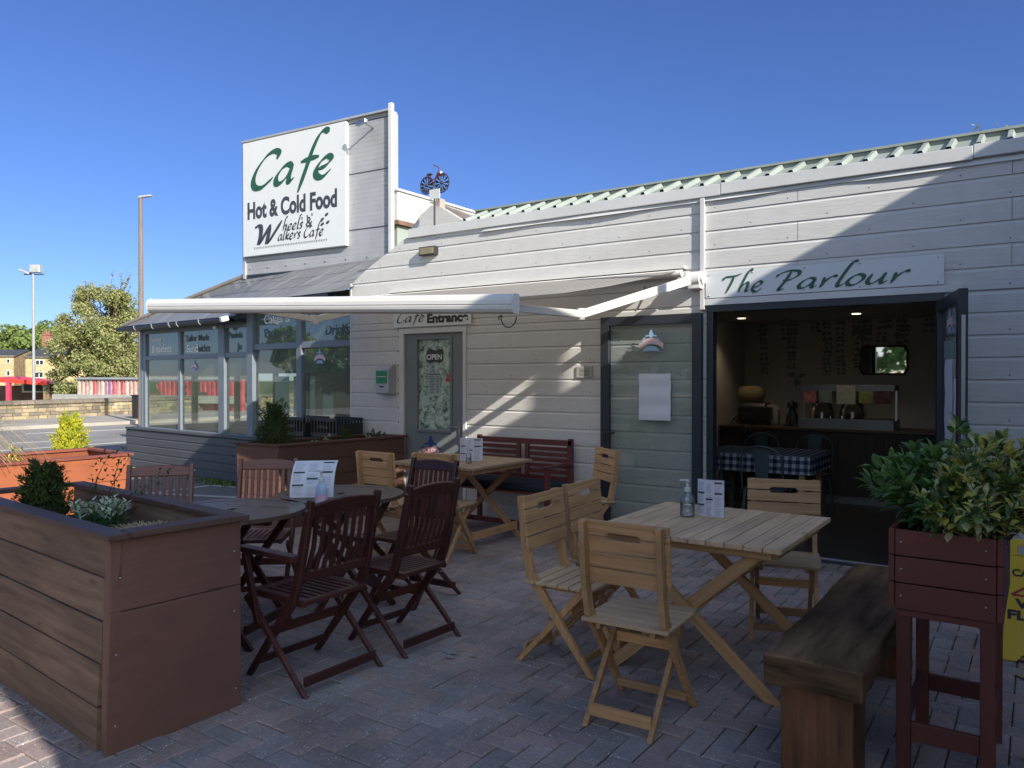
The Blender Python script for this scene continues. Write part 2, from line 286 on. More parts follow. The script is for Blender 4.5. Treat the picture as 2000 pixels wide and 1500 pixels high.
# ------------------------------------------------------------------ mesh builder
def vec(p): return Vector(p)
class MB:
    def __init__(s): s.v = []; s.f = []; s.uv = []; s.mi = []; s.sm = []; s.col = None
    def add(s, vs, fs, uvs=None, mi=0, smooth=False, col=None):
        o = len(s.v); s.v += [tuple(p) for p in vs]
        if col is not None:
            if s.col is None: s.col = []
            s.col += [col] * len(vs)
        for i, f in enumerate(fs):
            s.f.append(tuple(o + k for k in f)); s.mi.append(mi); s.sm.append(smooth)
            s.uv.append([uvs[k] if uvs else (vs[k][0], vs[k][1]) for k in f])
        return s
    def beam(s, p0, p1, wd, ht, up=(0, 0, 1), mi=0, col=None, taper=1.0):
        p0, p1 = vec(p0), vec(p1); a = (p1 - p0); L = a.length; a.normalize(); up = vec(up)
        sd = a.cross(up)
        if sd.length < 1e-4: sd = a.cross(Vector((0, 1, 0)))
        sd.normalize(); u = sd.cross(a).normalized(); vs = []; ro = random.random() * 40; r1 = random.random() * 9
        ax = []
        for e, (P, k) in enumerate(((p0, 1.0), (p1, taper))):
            for x, y in ((-1, -1), (1, -1), (1, 1), (-1, 1)):
                vs.append(P + sd * (x * wd / 2 * k) + u * (y * ht / 2 * k)); ax.append((e * L + r1, x * wd / 2, y * ht / 2))
        fs = [(3, 2, 1, 0), (4, 5, 6, 7), (0, 1, 5, 4), (1, 2, 6, 5), (2, 3, 7, 6), (3, 0, 4, 7)]
        uvs = [(c[0], c[1] + c[2] * 1.01 + ro) for c in ax]
        return s.add(vs, fs, uvs, mi, False, col)
    def box(s, lo, hi, mi=0, col=None):
        lo, hi = vec(lo), vec(hi); c = (lo + hi) / 2; d = hi - lo; k = max(range(3), key=lambda i: d[i])
        if k == 0: return s.beam((lo.x, c.y, c.z), (hi.x, c.y, c.z), d.y, d.z, (0, 0, 1), mi, col)
        if k == 1: return s.beam((c.x, lo.y, c.z), (c.x, hi.y, c.z), d.x, d.z, (0, 0, 1), mi, col)
        return s.beam((c.x, c.y, lo.z), (c.x, c.y, hi.z), d.x, d.y, (0, 1, 0), mi, col)
    def tube(s, pts, r, n=8, mi=0, smooth=True, caps=True):
        pts = [vec(p) for p in pts]; rs = r if isinstance(r, (list, tuple)) else [r] * len(pts)
        prev = None; rings = []
        for i, p in enumerate(pts):
            t = (pts[min(i + 1, len(pts) - 1)] - pts[max(i - 1, 0)]).normalized()
            if prev is None: a = t.orthogonal().normalized()
            else:
                a = prev - t * prev.dot(t); a = a.normalized() if a.length > 1e-5 else t.orthogonal().normalized()
            prev = a; b = t.cross(a)
            rings.append([p + (a * math.cos(2 * math.pi * k / n) + b * math.sin(2 * math.pi * k / n)) * rs[i] for k in range(n)])
        vs = [q for rg in rings for q in rg]; fs = []; L = 0; uvs = []
        for i in range(len(pts)):
            if i: L += (pts[i] - pts[i - 1]).length
            uvs += [(L, k / n * 6.28 * rs[i]) for k in range(n)]
        for i in range(len(pts) - 1):
            for k in range(n): fs.append((i * n + k, i * n + (k + 1) % n, (i + 1) * n + (k + 1) % n, (i + 1) * n + k))
        s.add(vs, fs, uvs, mi, smooth)
        if caps:
            s.add(rings[0], [tuple(reversed(range(n)))], None, mi); s.add(rings[-1], [tuple(range(n))], None, mi)
        return s
    def lathe(s, prof, n=20, c=(0, 0, 0), mi=0, smooth=True, sx=1.0, sy=1.0):
        vs = []; fs = []
        for r, z in prof:
            for k in range(n): vs.append((c[0] + r * sx * math.cos(2 * math.pi * k / n), c[1] + r * sy * math.sin(2 * math.pi * k / n), c[2] + z))
        for i in range(len(prof) - 1):
            for k in range(n): fs.append((i * n + k, i * n + (k + 1) % n, (i + 1) * n + (k + 1) % n, (i + 1) * n + k))
        return s.add(vs, fs, None, mi, smooth)
    def prism(s, poly, O, X, Y, t, mi=0, col=None):
        """polygon (x,y) in plane O,X,Y extruded by +-t/2 along X x Y"""
        O, X, Y = vec(O), vec(X), vec(Y); N = X.cross(Y).normalized(); n = len(poly); ro = random.random() * 40
        a = [O + X * p[0] + Y * p[1] + N * (t / 2) for p in poly]; b = [O + X * p[0] + Y * p[1] - N * (t / 2) for p in poly]
        xs = [p[0] for p in poly]; ys = [p[1] for p in poly]; sw = (max(ys) - min(ys)) > (max(xs) - min(xs))
        uv = [((p[1], p[0] + ro) if sw else (p[0], p[1] + ro)) for p in poly]
        s.add(a + b, [tuple(range(n)), tuple(range(2 * n - 1, n - 1, -1))] + [(i, i + n, (i + 1) % n + n, (i + 1) % n) for i in range(n)], uv + uv, mi, False, col)
        return s
    def quad(s, a, b, c, d, uv=None, mi=0, col=None):
        return s.add([vec(a), vec(b), vec(c), vec(d)], [(0, 1, 2, 3)], uv, mi, False, col)
    def sph(s, c, r, n=12, m=8, mi=0, sc=(1, 1, 1)):
        vs = []; fs = []
        for i in range(m + 1):
            th = math.pi * i / m
            for k in range(n): vs.append((c[0] + r * sc[0] * math.sin(th) * math.cos(2 * math.pi * k / n), c[1] + r * sc[1] * math.sin(th) * math.sin(2 * math.pi * k / n), c[2] + r * sc[2] * math.cos(th)))
        for i in range(m):
            for k in range(n): fs.append((i * n + k, (i + 1) * n + k, (i + 1) * n + (k + 1) % n, i * n + (k + 1) % n))
        return s.add(vs, fs, None, mi, True)
    def build(s, name, mats, parent=None, world=False, bevel=0.0, seg=2):
        me = bpy.data.meshes.new(name); me.from_pydata(s.v, [], s.f)
        mats = mats if isinstance(mats, (list, tuple)) else [mats]
        for m in mats: me.materials.append(m)
        me.polygons.foreach_set('material_index', s.mi); me.polygons.foreach_set('use_smooth', s.sm)
        ul = me.uv_layers.new(name='UVMap'); flat = []
        for u in s.uv:
            for q in u: flat += [q[0], q[1]]
        ul.data.foreach_set('uv', flat)
        if s.col is not None:
            ca = me.color_attributes.new('Col', 'FLOAT_COLOR', 'POINT'); fl = []
            for c in s.col: fl += [c[0], c[1], c[2], 1]
            ca.data.foreach_set('color', fl)
        me.update(); o = bpy.data.objects.new(name, me); C.objects.link(o)
        if parent is not None:
            o.parent = parent
            if world: o.matrix_parent_inverse = MW[parent.name].inverted()
        if bevel:
            b = o.modifiers.new('bevel', 'BEVEL'); b.width = bevel; b.segments = seg; b.limit_method = 'ANGLE'; b.angle_limit = R(40); b.harden_normals = False
        return o
MW = {}
def tag(o, label=None, cat=None, group=None, kind=None):
    if label: o['label'] = label
    if cat: o['category'] = cat
    if group: o['group'] = group
    if kind: o['kind'] = kind
    return o
def thing(name, label, cat, loc=(0, 0, 0), rz=0.0, group=None):
    o = bpy.data.objects.new(name, None); C.objects.link(o); o.empty_display_size = 0.1
    o.location = loc; o.rotation_euler = (0, 0, rz)
    MW[o.name] = Matrix.Translation(Vector(loc)) @ Matrix.Rotation(rz, 4, 'Z')
    return tag(o, label, cat, group)
def dup(root, loc, rz, label=None, group=None):
    r = root.copy(); C.objects.link(r); r.location = loc; r.rotation_euler = (0, 0, rz)
    MW[r.name] = Matrix.Translation(Vector(loc)) @ Matrix.Rotation(rz, 4, 'Z')
    if label: r['label'] = label
    if group: r['group'] = group
    for ch in list(root.children):
        c = ch.copy(); C.objects.link(c); c.parent = r
        for g in list(ch.children):
            d = g.copy(); C.objects.link(d); d.parent = c
    return r
def place(o, loc, rz):
    o.location = loc; o.rotation_euler = (0, 0, rz); MW[o.name] = Matrix.Translation(Vector(loc)) @ Matrix.Rotation(rz, 4, 'Z')

# text from the built-in font, laid on a real surface: O = lower-left, X right, Y up
def text(body, size, O, X, Y, mat, name, parent, world=True, bold=0.0, xs=1.0, align='LEFT', shear=0.0, fitw=None):
    cu = bpy.data.curves.new('t', 'FONT'); cu.body = body; cu.size = size; cu.offset = bold; cu.extrude = 0.0006; cu.align_x = align; cu.shear = shear
    o = bpy.data.objects.new('t', cu); C.objects.link(o); dg = bpy.context.evaluated_depsgraph_get()
    me = bpy.data.meshes.new_from_object(o.evaluated_get(dg)); bpy.data.objects.remove(o)
    if fitw and len(me.vertices):
        x0 = min(v.co.x for v in me.vertices); x1 = max(v.co.x for v in me.vertices); xs = fitw / (x1 - x0)
    O, X, Y = vec(O), vec(X).normalized(), vec(Y).normalized(); N = X.cross(Y)
    for v in me.vertices: v.co = O + X * (v.co.x * xs) + Y * v.co.y + N * (v.co.z + 0.0008)
    me.materials.clear(); me.materials.append(mat); me.update()
    t = bpy.data.objects.new(name, me); C.objects.link(t)
    if parent is not None:
        t.parent = parent
        if world: t.matrix_parent_inverse = MW[parent.name].inverted()
    return t

# brush-pen letters drawn as strokes
GL = {
 'C': (.60, [[(.58, .60), (.60, .74), (.48, .80), (.30, .72), (.12, .48), (.05, .22), (.12, .03), (.30, .0), (.48, .12), (.56, .2)]]),
 'a': (.50, [[(.40, .36), (.30, .43), (.16, .36), (.05, .18), (.08, .03), (.20, .04), (.34, .2), (.42, .42)], [(.42, .42), (.37, .16), (.39, .02), (.50, .10)]]),
 'f': (.46, [[(.64, .96), (.56, 1.04), (.44, .96), (.34, .68), (.26, .26), (.16, -.26)], [(.10, .42), (.30, .46), (.52, .48)]]),
 'e': (.44, [[(.08, .18), (.26, .24), (.36, .36), (.28, .44), (.14, .36), (.05, .18), (.10, .03), (.24, .0), (.40, .14)]]),
 'T': (.62, [[(.0, .58), (.04, .72), (.2, .74), (.44, .76), (.66, .84)], [(.40, .77), (.34, .45), (.22, .0)]]),
 'h': (.52, [[(.44, .94), (.36, 1.0), (.26, .82), (.14, .36), (.07, .0)], [(.09, .12), (.24, .38), (.36, .42), (.36, .22), (.34, .04), (.48, .1)]]),
 'P': (.62, [[(.0, .56), (.08, .70), (.3, .80), (.54, .76), (.56, .58), (.38, .42), (.2, .42)], [(.36, .78), (.28, .4), (.17, .02), (.3, .04)]]),
 'r': (.40, [[(.12, .42), (.13, .2), (.08, .0)], [(.11, .14), (.24, .36), (.36, .46), (.40, .38)]]),
 'l': (.26, [[(.40, .96), (.32, 1.0), (.22, .74), (.10, .16), (.12, .0), (.24, .1)]]),
 'o': (.46, [[(.28, .44), (.14, .36), (.05, .16), (.12, .02), (.26, .04), (.40, .22), (.38, .38), (.28, .44), (.22, .42)]]),
 'u': (.52, [[(.12, .42), (.06, .14), (.12, .02), (.24, .08), (.38, .28), (.42, .44)], [(.42, .44), (.37, .16), (.40, .02), (.52, .12)]]),
 'W': (1.0, [[(.0, .70), (.06, .80), (.2, .74), (.24, .4), (.22, .0), (.42, .44), (.56, .8)], [(.56, .8), (.54, .4), (.54, .0), (.8, .5), (.98, .9)]]),
 's': (.34, [[(.34, .36), (.24, .44), (.12, .38), (.16, .26), (.24, .14), (.18, .02), (.02, .02)]]),
 'k': (.46, [[(.36, .92), (.24, .8), (.14, .4), (.07, .0)], [(.1, .14), (.3, .38), (.38, .40), (.30, .26), (.16, .2), (.3, .06), (.44, .06)]]),
 ' ': (.34, []),
}
def brush(word, size, O, X, Y, mat, name, parent, nib=0.075, ang=38, shear=0.12, fitw=None, thin=0.018):
    mb = MB(); O, X, Y = vec(O), vec(X).normalized(), vec(Y).normalized(); N = X.cross(Y)
    tot = sum(GL[c][0] for c in word); ks = (fitw / tot / size) if fitw else 1.0; x = 0; q = 0
    nv = Vector((math.cos(R(ang)), math.sin(R(ang))))
    for ch in word:
        adv, sts = GL[ch]
        for st in sts:
            q += 1; P = [Vector(p) for p in st]; P = [P[0] * 2 - P[1]] + P + [P[-1] * 2 - P[-2]]; pts = []
            for i in range(1, len(P) - 2):
                for k in range(8):
                    t = k / 8; p0, p1, p2, p3 = P[i - 1], P[i], P[i + 1], P[i + 2]
                    pts.append(0.5 * ((2 * p1) + (p2 - p0) * t + (2 * p0 - 5 * p1 + 4 * p2 - p3) * t * t + (3 * p1 - p0 - 3 * p2 + p3) * t ** 3))
            pts.append(P[-2]); L = []; Rr = []
            for i, p in enumerate(pts):
                tg = (pts[min(i + 1, len(pts) - 1)] - pts[max(i - 1, 0)]).normalized(); nn = Vector((-tg.y, tg.x))
                wd = nib / 2 * abs(nv.dot(nn)) + thin / 2 + 0.004
                e = min(i, len(pts) - 1 - i) / 4.0; wd *= min(1, 0.45 + 0.55 * e)
                L.append(p + nn * wd); Rr.append(p - nn * wd)
            def T(p, dz): return O + X * ((x + p.x + shear * p.y) * size * ks) + Y * (p.y * size) + N * (0.0015 + dz)
            vs = [T(p, q * 0.00015) for p in L] + [T(p, q * 0.00015) for p in Rr]; n = len(L)
            mb.add(vs, [(i + n, i + n + 1, i + 1, i) for i in range(n - 1)])
        x += adv
    return mb.build(name, mat, parent, True)

# ================================================================== SETTING: ground, road, lines
def terr(x, y):
    d = -x - 30.5
    return 0.0 if d < 0 else -2.8 * min(1, d / 6.0)
g = MB(); xs = [-900, -500, -260, -180, -120, -80, -60, -48, -40, -36.5, -34.5, -32.5, -30.5, -28, -20, -10, 0, 20, 60, 200, 600]; ys = [-400, -100, -30, -10, 0, 10, 20, 40, 80, 160, 300, 600, 1200]
vs = [(x, y, terr(x, y) - 0.012) for y in ys for x in xs]; nx = len(xs)
g.add(vs, [(j * nx + i, j * nx + i + 1, (j + 1) * nx + i + 1, (j + 1) * nx + i) for j in range(len(ys) - 1) for i in range(nx - 1)])
tag(g.build('ground', land_m), kind='structure')
tag(MB().quad((-17.6, -20, -.006), (8, -20, -.006), (8, 30, -.006), (-17.6, 30, -.006)).build('car_park', asphalt), kind='structure')
tag(MB().quad((-24.4, -60, -.006), (-17.6, -60, -.006), (-17.6, 120, -.006), (-24.4, 120, -.006)).build('road', road_m), kind='structure')
p = MB().box((-29.6, -60, -.3), (-24.42, 120, 0.10)); tag(p.build('pavement', pave_m), kind='structure')
p = MB()
for a, b, wd in ((G(48, 847), G(254, 838), 0.12), (G(20, 866), G(160, 858), 0.12), (G(285, 963), G(470, 972), 0.09), (G(300, 963), G(412, 948), 0.08), (G(412, 948), G(466, 952), 0.07)):
    a = a.copy(); b = b.copy(); a.z = b.z = 0.0; p.beam(a, b, wd, 0.004)
p.box((-17.68, -20, 0.001), (-17.5, 30, 0.003))
tag(p.build('road_markings', line_m), kind='structure')

# block paving, real herringbone bricks
jb = MB().quad((-7.6, -1.2, 0.0), (1.4, -1.2, 0.0), (1.4, 6.56, 0.0), (-7.6, 6.56, 0.0)); tag(jb.build('paving_bed', joint_m), kind='structure')
pv = MB(); PB = Vector((0.2, 0.1)); gp = 0.004; cols = [(0.36, 0.265, 0.235), (0.305, 0.265, 0.26), (0.275, 0.255, 0.26), (0.335, 0.25, 0.235), (0.29, 0.24, 0.235), (0.25, 0.245, 0.255), (0.31, 0.265, 0.25)]
def brick(x0, y0, x1, y1):
    if x1 < -7.55 or x0 > 1.35 or y1 < -1.15 or y0 > 6.5: return
    c = random.choice(cols); k = random.uniform(0.85, 1.08); c = tuple((v * .62 + mu * .38) * k for v, mu in zip(c, (.315, .255, .238)))
    dz = random.uniform(-0.0022, 0.0022); tx = random.uniform(-0.0012, 0.0012); ty = random.uniform(-0.0012, 0.0012); e = 0.005
    x0 += gp / 2 + random.uniform(0, .0015); y0 += gp / 2; x1 -= gp / 2; y1 -= gp / 2 + random.uniform(0, .0015); zt = 0.014 + dz
    o = [(x0, y0), (x1, y0), (x1, y1), (x0, y1)]; i_ = [(x0 + e, y0 + e), (x1 - e, y0 + e), (x1 - e, y1 - e), (x0 + e, y1 - e)]
    sg = [(-1, -1), (1, -1), (1, 1), (-1, 1)]
    vs = [(q[0], q[1], 0.001) for q in o] + [(q[0], q[1], zt - 0.005) for q in o] + [(q[0], q[1], zt + s_[0] * tx + s_[1] * ty) for q, s_ in zip(i_, sg)]
    fs = [(8, 9, 10, 11)] + [(a + 4, (a + 1) % 4 + 4, (a + 1) % 4 + 8, a + 8) for a in range(4)] + [(a, (a + 1) % 4, (a + 1) % 4 + 4, a + 4) for a in range(4)]
    pv.add(vs, fs, None, 0, False, c)
b = 0.1
for j in range(-20, 80):
    for i in range(-30, 12):
        ox = -2.0 + i * 4 * b + (j % 4) * b; oy = j * b        # 90 degree herringbone, period 4
        brick(ox, oy, ox + 2 * b, oy + b)
        brick(ox + 3 * b, oy, ox + 4 * b, oy + 2 * b)
tag(pv.build('paving', paver_m), kind='structure')
# worn yellow paint and a pale spill on the paving
def splat(name, pts, col, zz, label):
    mb = MB()
    for (cx, cy, r, k) in pts:
        n = 15; ph = random.random() * 6
        poly = [(cx + r * (0.75 + 0.35 * math.sin(3 * a_ + ph) * random.uniform(.5, 1)) * math.cos(a_), cy + k * r * (0.75 + 0.35 * math.sin(5 * a_ + ph)) * math.sin(a_)) for a_ in [2 * math.pi * t / n for t in range(n)]]
        zz += 0.0006
        mb.add([(q[0], q[1], zz) for q in poly], [tuple(range(n))])
    return tag(mb.build(name, col), kind='structure')
ypaint = painted('worn_yellow_paint', (0.30, 0.26, 0.13), 0.7, 0.3, 0.3, 6)
splat('painted_patch', [(0.12 + random.uniform(-.12, .25), 2.3 + i * 0.14, random.uniform(.06, .16), 1.0) for i in range(20)], ypaint, 0.0175, '')
pc = G(885, 1283); splat('paint_spill', [(pc.x - .02, pc.y, .07, .5), (pc.x + .12, pc.y + .02, .035, .5), (pc.x + .03, pc.y - .06, .04, .6)], painted('pale_spill', (0.27, 0.28, 0.30), 0.7, 0.2, 0.2, 30), 0.0175, '')

# ================================================================== CAFE BUILDING
bld = thing('cafe_building', 'long low cafe building clad in pale grey clapboard with a green metal roof edge', 'building', (-3.4, YW, 0))
SP = 0.163; B0 = 0.02
XL, XR = -6.87, 2.3
def boards(mb, x0, x1, z0, z1, Y=YW, mi=0, cut=None, joints=()):
    """clapboard courses with a drip lip and a bevel that catches light"""
    k0 = int(math.floor((z0 - B0) / SP)) - 0; k = k0
    while B0 + k * SP < z1 - 0.004:
        a = max(z0, B0 + k * SP); e = min(z1, B0 + (k + 1) * SP); k += 1
        if e - a < 0.012: continue
        xa = x0
        if cut: xa = max(x0, cut((a + e) / 2)); xb_t = max(x0, cut(e)); xb_b = max(x0, cut(a))
        else: xb_t = xb_b = x0
        top = e - 0.0
        prof = [(0.009, a + 0.002), (0.0, a + 0.003), (-0.001, e - 0.024), (0.007, e - 0.011), (0.009, e)]
        segs = [xb_b] + [j for j in joints if xb_b + .1 < j < x1 - .1 and (int(k + j * 7) % 2)] + [x1]
        for si in range(len(segs) - 1):
            L = segs[si] + (0.002 if si else 0); Rr = segs[si + 1] - (0.002 if si < len(segs) - 2 else 0)
            vs = []; n = len(prof)
            for q, (dy, z) in enumerate(prof):
                xl = L if si or not cut else max(x0, cut(z)); vs.append((xl, Y - 0.014 + dy, z))
            for dy, z in prof: vs.append((Rr, Y - 0.014 + dy, z))
            mb.add(vs, [(q, q + n, q + n + 1, q + 1) for q in range(n - 1)], None, mi)
wl = MB()
cutf = lambda z: -6.87 + max(0, (z - 2.66)) * (0.94 / 0.47)
DX0, DX1, DZ = -6.09, -5.11, 2.06                   # cafe door frame opening
PX0, PX1, PZ = -2.43, -0.60, 2.13                   # parlour opening
boards(wl, XL, DX0, -.1, 2.06); boards(wl, DX1, PX0, -.1, 2.06); boards(wl, PX1, XR, -.1, PZ)
boards(wl, XL, PX0 - .04, 2.06, 3.10, cut=cutf); boards(wl, PX0 - .02, XR, PZ, 3.10, joints=(-1.66, -0.18, 0.9))
for k in range(19):
    z = B0 + k * SP + .035
    for x in [-6.7 + .62 * i + .31 * (k % 2) for i in range(15)]:
        if (DX0 - .05 < x < DX1 + .05 and z < 2.1) or (PX0 - .1 < x < PX1 + .05 and z < 2.45) or x < cutf(z) + .05 or z > 3.02: continue
        wl.add([(x + .006 * math.cos(a_ * 1.047), YW - .0152, z + .006 * math.sin(a_ * 1.047)) for a_ in range(6)], [(0, 1, 2, 3, 4, 5)], None, 1)
wall_o = wl.build('wall', [wall_m, rusty], bld, True)
inn = MB()
# solid wall core behind the boards
for a in [((XL, YW + .002, -.1), (DX0, YW + .14, 2.06)), ((DX1, YW + .002, -.1), (PX0, YW + .14, 2.06)), ((PX1, YW + .002, -.1), (XR, YW + .14, PZ)), ((-5.95, YW + .002, PZ), (XR, YW + .14, 3.08)), ((-6.7, YW + .002, 2.06), (PX0 - .01, YW + .138, 2.70))]:
    inn.box(*a)
inn.build('wall_core', inner_w, bld, True)
# end wall of building on left (hidden side), trims
tr = MB()
tr.box((-6.895, YW - .02, -.1), (-6.868, YW + .14, 2.64)); tr.build('corner_trim', white_p, bld, True, 0.002)
tr = MB(); tr.box((-2.485, YW - .045, 2.10), (-2.445, YW - .016, 3.10)); tr.build('cover_strip', white_p, bld, True, 0.003)
# fascia
fs = MB(); fs.box((-5.92, YW - .05, 3.085), (-2.3, YW + .02, 3.185)); fs.box((-2.297, YW - .052, 3.09), (-0.42, YW + .02, 3.19)); fs.box((-0.417, YW - .05, 3.10), (XR, YW + .02, 3.20))
fs.box((-6.02, YW - .035, 3.06), (-5.55, YW - .051, 3.14)) if False else None
fs.build('fascia', fascia_m, bld, True, 0.004)
# loose wavy flashing below fascia
fl = MB(); n = 160; vs = []
for i in range(n + 1):
    x = -5.6 + (XR + 5.6) * i / n; wv = 0.5 + 0.5 * math.sin(x * 3.1) * math.sin(x * 1.7 + 1); o = 0.006 + 0.030 * wv * (x > -4.9)
    vs += [(x, YW - .016 - o * .3, 3.086), (x, YW - .016 - o, 3.055 - .012 * wv)]
fl.add(vs, [(2 * i, 2 * i + 1, 2 * i + 3, 2 * i + 2) for i in range(n)], None, 0, True); fl.build('flashing', white_p, bld, True)
# roof: ribbed green sheet + ridge flashing
rf = MB(); X0r, X1r = -5.3, XR; y0r, z0r, y1r, z1r = YW - .02, 3.180, 6.95, 3.348
xr = X0r; per = 0.19
while xr < X1r:
    pr_ = [(0, 0), (.135, 0), (.147, .036), (.178, .036), (.19, 0)]
    vs = []
    for (dx, dz) in pr_: vs += [(xr + dx, y0r, z0r + dz), (xr + dx, y1r, z1r + dz)]
    rf.add(vs, [(2 * q, 2 * q + 2, 2 * q + 3, 2 * q + 1) for q in range(4)]); xr += per
rf.beam((X0r, y1r + .06, z1r + .045), (X1r, y1r + .06, z1r + .045), .16, .02, (0, 0, 1)); rf.box((X0r, y1r + .005, z1r - .2), (X1r, y1r + .02, z1r + .034))
rf.box((X0r, y1r - .03, z1r - .03), (X1r, y1r - .02, z1r + .012)) if False else None
rfo = rf.build('roof', green_r, bld, True)
MB().box((-6.0, 6.6, 3.05), (XR, 11.5, 3.10)).build('roof_deck', rusty, bld, True)
# cafe entrance door frame and door
fr = MB(); fw = 0.075
fr.box((DX0, YW - .03, -.02), (DX0 + fw, YW + .08, DZ)); fr.box((DX1 - fw * .6, YW - .03, -.02), (DX1, YW + .08, DZ)); fr.box((DX0 + fw, YW - .029, DZ - .06), (DX1 - fw * .6, YW + .08, DZ)); fr.box((DX0 - .03, YW - .012, -.02), (DX0 - .002, YW + .02, DZ), 1)
dfr = fr.build('door_frame', [white_p, rusty], bld, True, 0.004)
dx0, dx1 = DX0 + fw + .003, DX1 - fw * .6 - .003; gx0, gx1, gz0, gz1 = dx0 + .19, dx1 - .19, 0.92, 1.93
dr = MB(); yd0, yd1 = YW + .0, YW + .045
dr.box((dx0, yd0, 0.0), (gx0, yd1, DZ - .065)); dr.box((gx1, yd0, 0.0), (dx1, yd1, DZ - .065)); dr.box((gx0, yd0 + .001, 0), (gx1, yd1, gz0)); dr.box((gx0, yd0 + .001, gz1), (gx1, yd1, DZ - .065))
for a, b_ in (((gx0 - .03, gz0 - .03), (gx0, gz1 + .03)), ((gx1, gz0 - .03), (gx1 + .03, gz1 + .03))): dr.box((a[0], yd0 - .014, a[1]), (b_[0], yd0 - .001, b_[1]))
dr.box((gx0, yd0 - .014, gz0 - .03), (gx1, yd0 - .001, gz0)); dr.box((gx0, yd0 - .014, gz1), (gx1, yd0 - .001, gz1 + .03))
door = dr.build('door', door_g, bld, True, 0.004)
def sub(mb, name, mat, par, bevel=0.0): return mb.build(name, mat, par, False, bevel)
sub(MB().box((gx0, yd0 + .02, gz0), (gx1, yd0 + .026, gz1)), 'door_glazing', film, door)
hd = MB(); hd.box((dx1 - .075, yd0 - .012, .78), (dx1 - .045, yd0 - .001, 1.02)); hd.beam((dx1 - .055, yd0 - .045, .965), (dx1 - .19, yd0 - .05, .965), .016, .016); hd.beam((dx1 - .06, yd0 - .05, .965), (dx1 - .06, yd0 - .01, .965), .016, .016)
sub(hd, 'handle', steel, door, 0.003)
st = MB()
cx = gx0 + .235; cz = 1.74
poly = [(-.12, -.055), (-.06, -.075), (0, -.06), (.07, -.075), (.12, -.05), (.125, .07), (.05, .085), (.03, .06), (-.05, .085), (-.12, .06)]
st.prism(poly, (cx, yd0 + .016, cz), (1, 0, 0), (0, 0, 1), .004); sub(st, 'open_plaque', painted('slate_plaque', (.04, .05, .045), .6), door)
text('OPEN', 0.085, (cx - .112, yd0 + .0135, cz - .035), (1, 0, 0), (0, 0, 1), white_t, 'open_lettering', door, False, 0.001, fitw=.215)
text('COME IN', 0.032, (cx - .075, yd0 + .0135, cz + .038), (1, 0, 0), (0, 0, 1), print_g, 'plaque_lettering', door, False) if False else None
pp = MB(); pp.quad((cx - .09, yd0 + .015, 1.30), (cx + .08, yd0 + .015, 1.30), (cx + .08, yd0 + .015, 1.56), (cx - .09, yd0 + .015, 1.56)); pp.quad((gx0 + .02, yd0 + .015, 1.19), (gx0 + .15, yd0 + .015, 1.19), (gx0 + .15, yd0 + .015, 1.30), (gx0 + .02, yd0 + .015, 1.30))
sub(pp, 'notice', painted('greyed_paper', (.36, .42, .40), .4), door)
pr2 = MB(); pr2.box((cx - .085, yd0 + .012, 1.535), (cx + .075, yd0 + .0145, 1.548))
for i in range(11): pr2.box((cx - .075, yd0 + .012, 1.51 - i * .018), (cx - .01 + .01 * (i % 3), yd0 + .0145, 1.516 - i * .018)); pr2.box((cx + .02, yd0 + .012, 1.51 - i * .018), (cx + .065, yd0 + .0145, 1.516 - i * .018))
sub(pr2, 'notice_print', grey_t, door)
ns = MB(); ns.box((gx1 - .075, yd0 + .012, 1.46), (gx1 - .015, yd0 + .016, 1.50)); ns.lathe([(.026, 0), (.026, .003)], 16) if False else None
for k in range(20):
    a0, a1 = 2 * math.pi * k / 20, 2 * math.pi * (k + 1) / 20
    q = lambda a_, r: (gx1 - .045 + r * math.cos(a_), yd0 + .0135, 1.53 + r * math.sin(a_))
    ns.quad(q(a0, .018), q(a1, .018), q(a1, .026), q(a0, .026))
ns.beam((gx1 - .06, yd0 + .0135, 1.545), (gx1 - .03, yd0 + .0135, 1.515), .002, .005)
sub(ns, 'no_smoking_sticker', red_t, door)
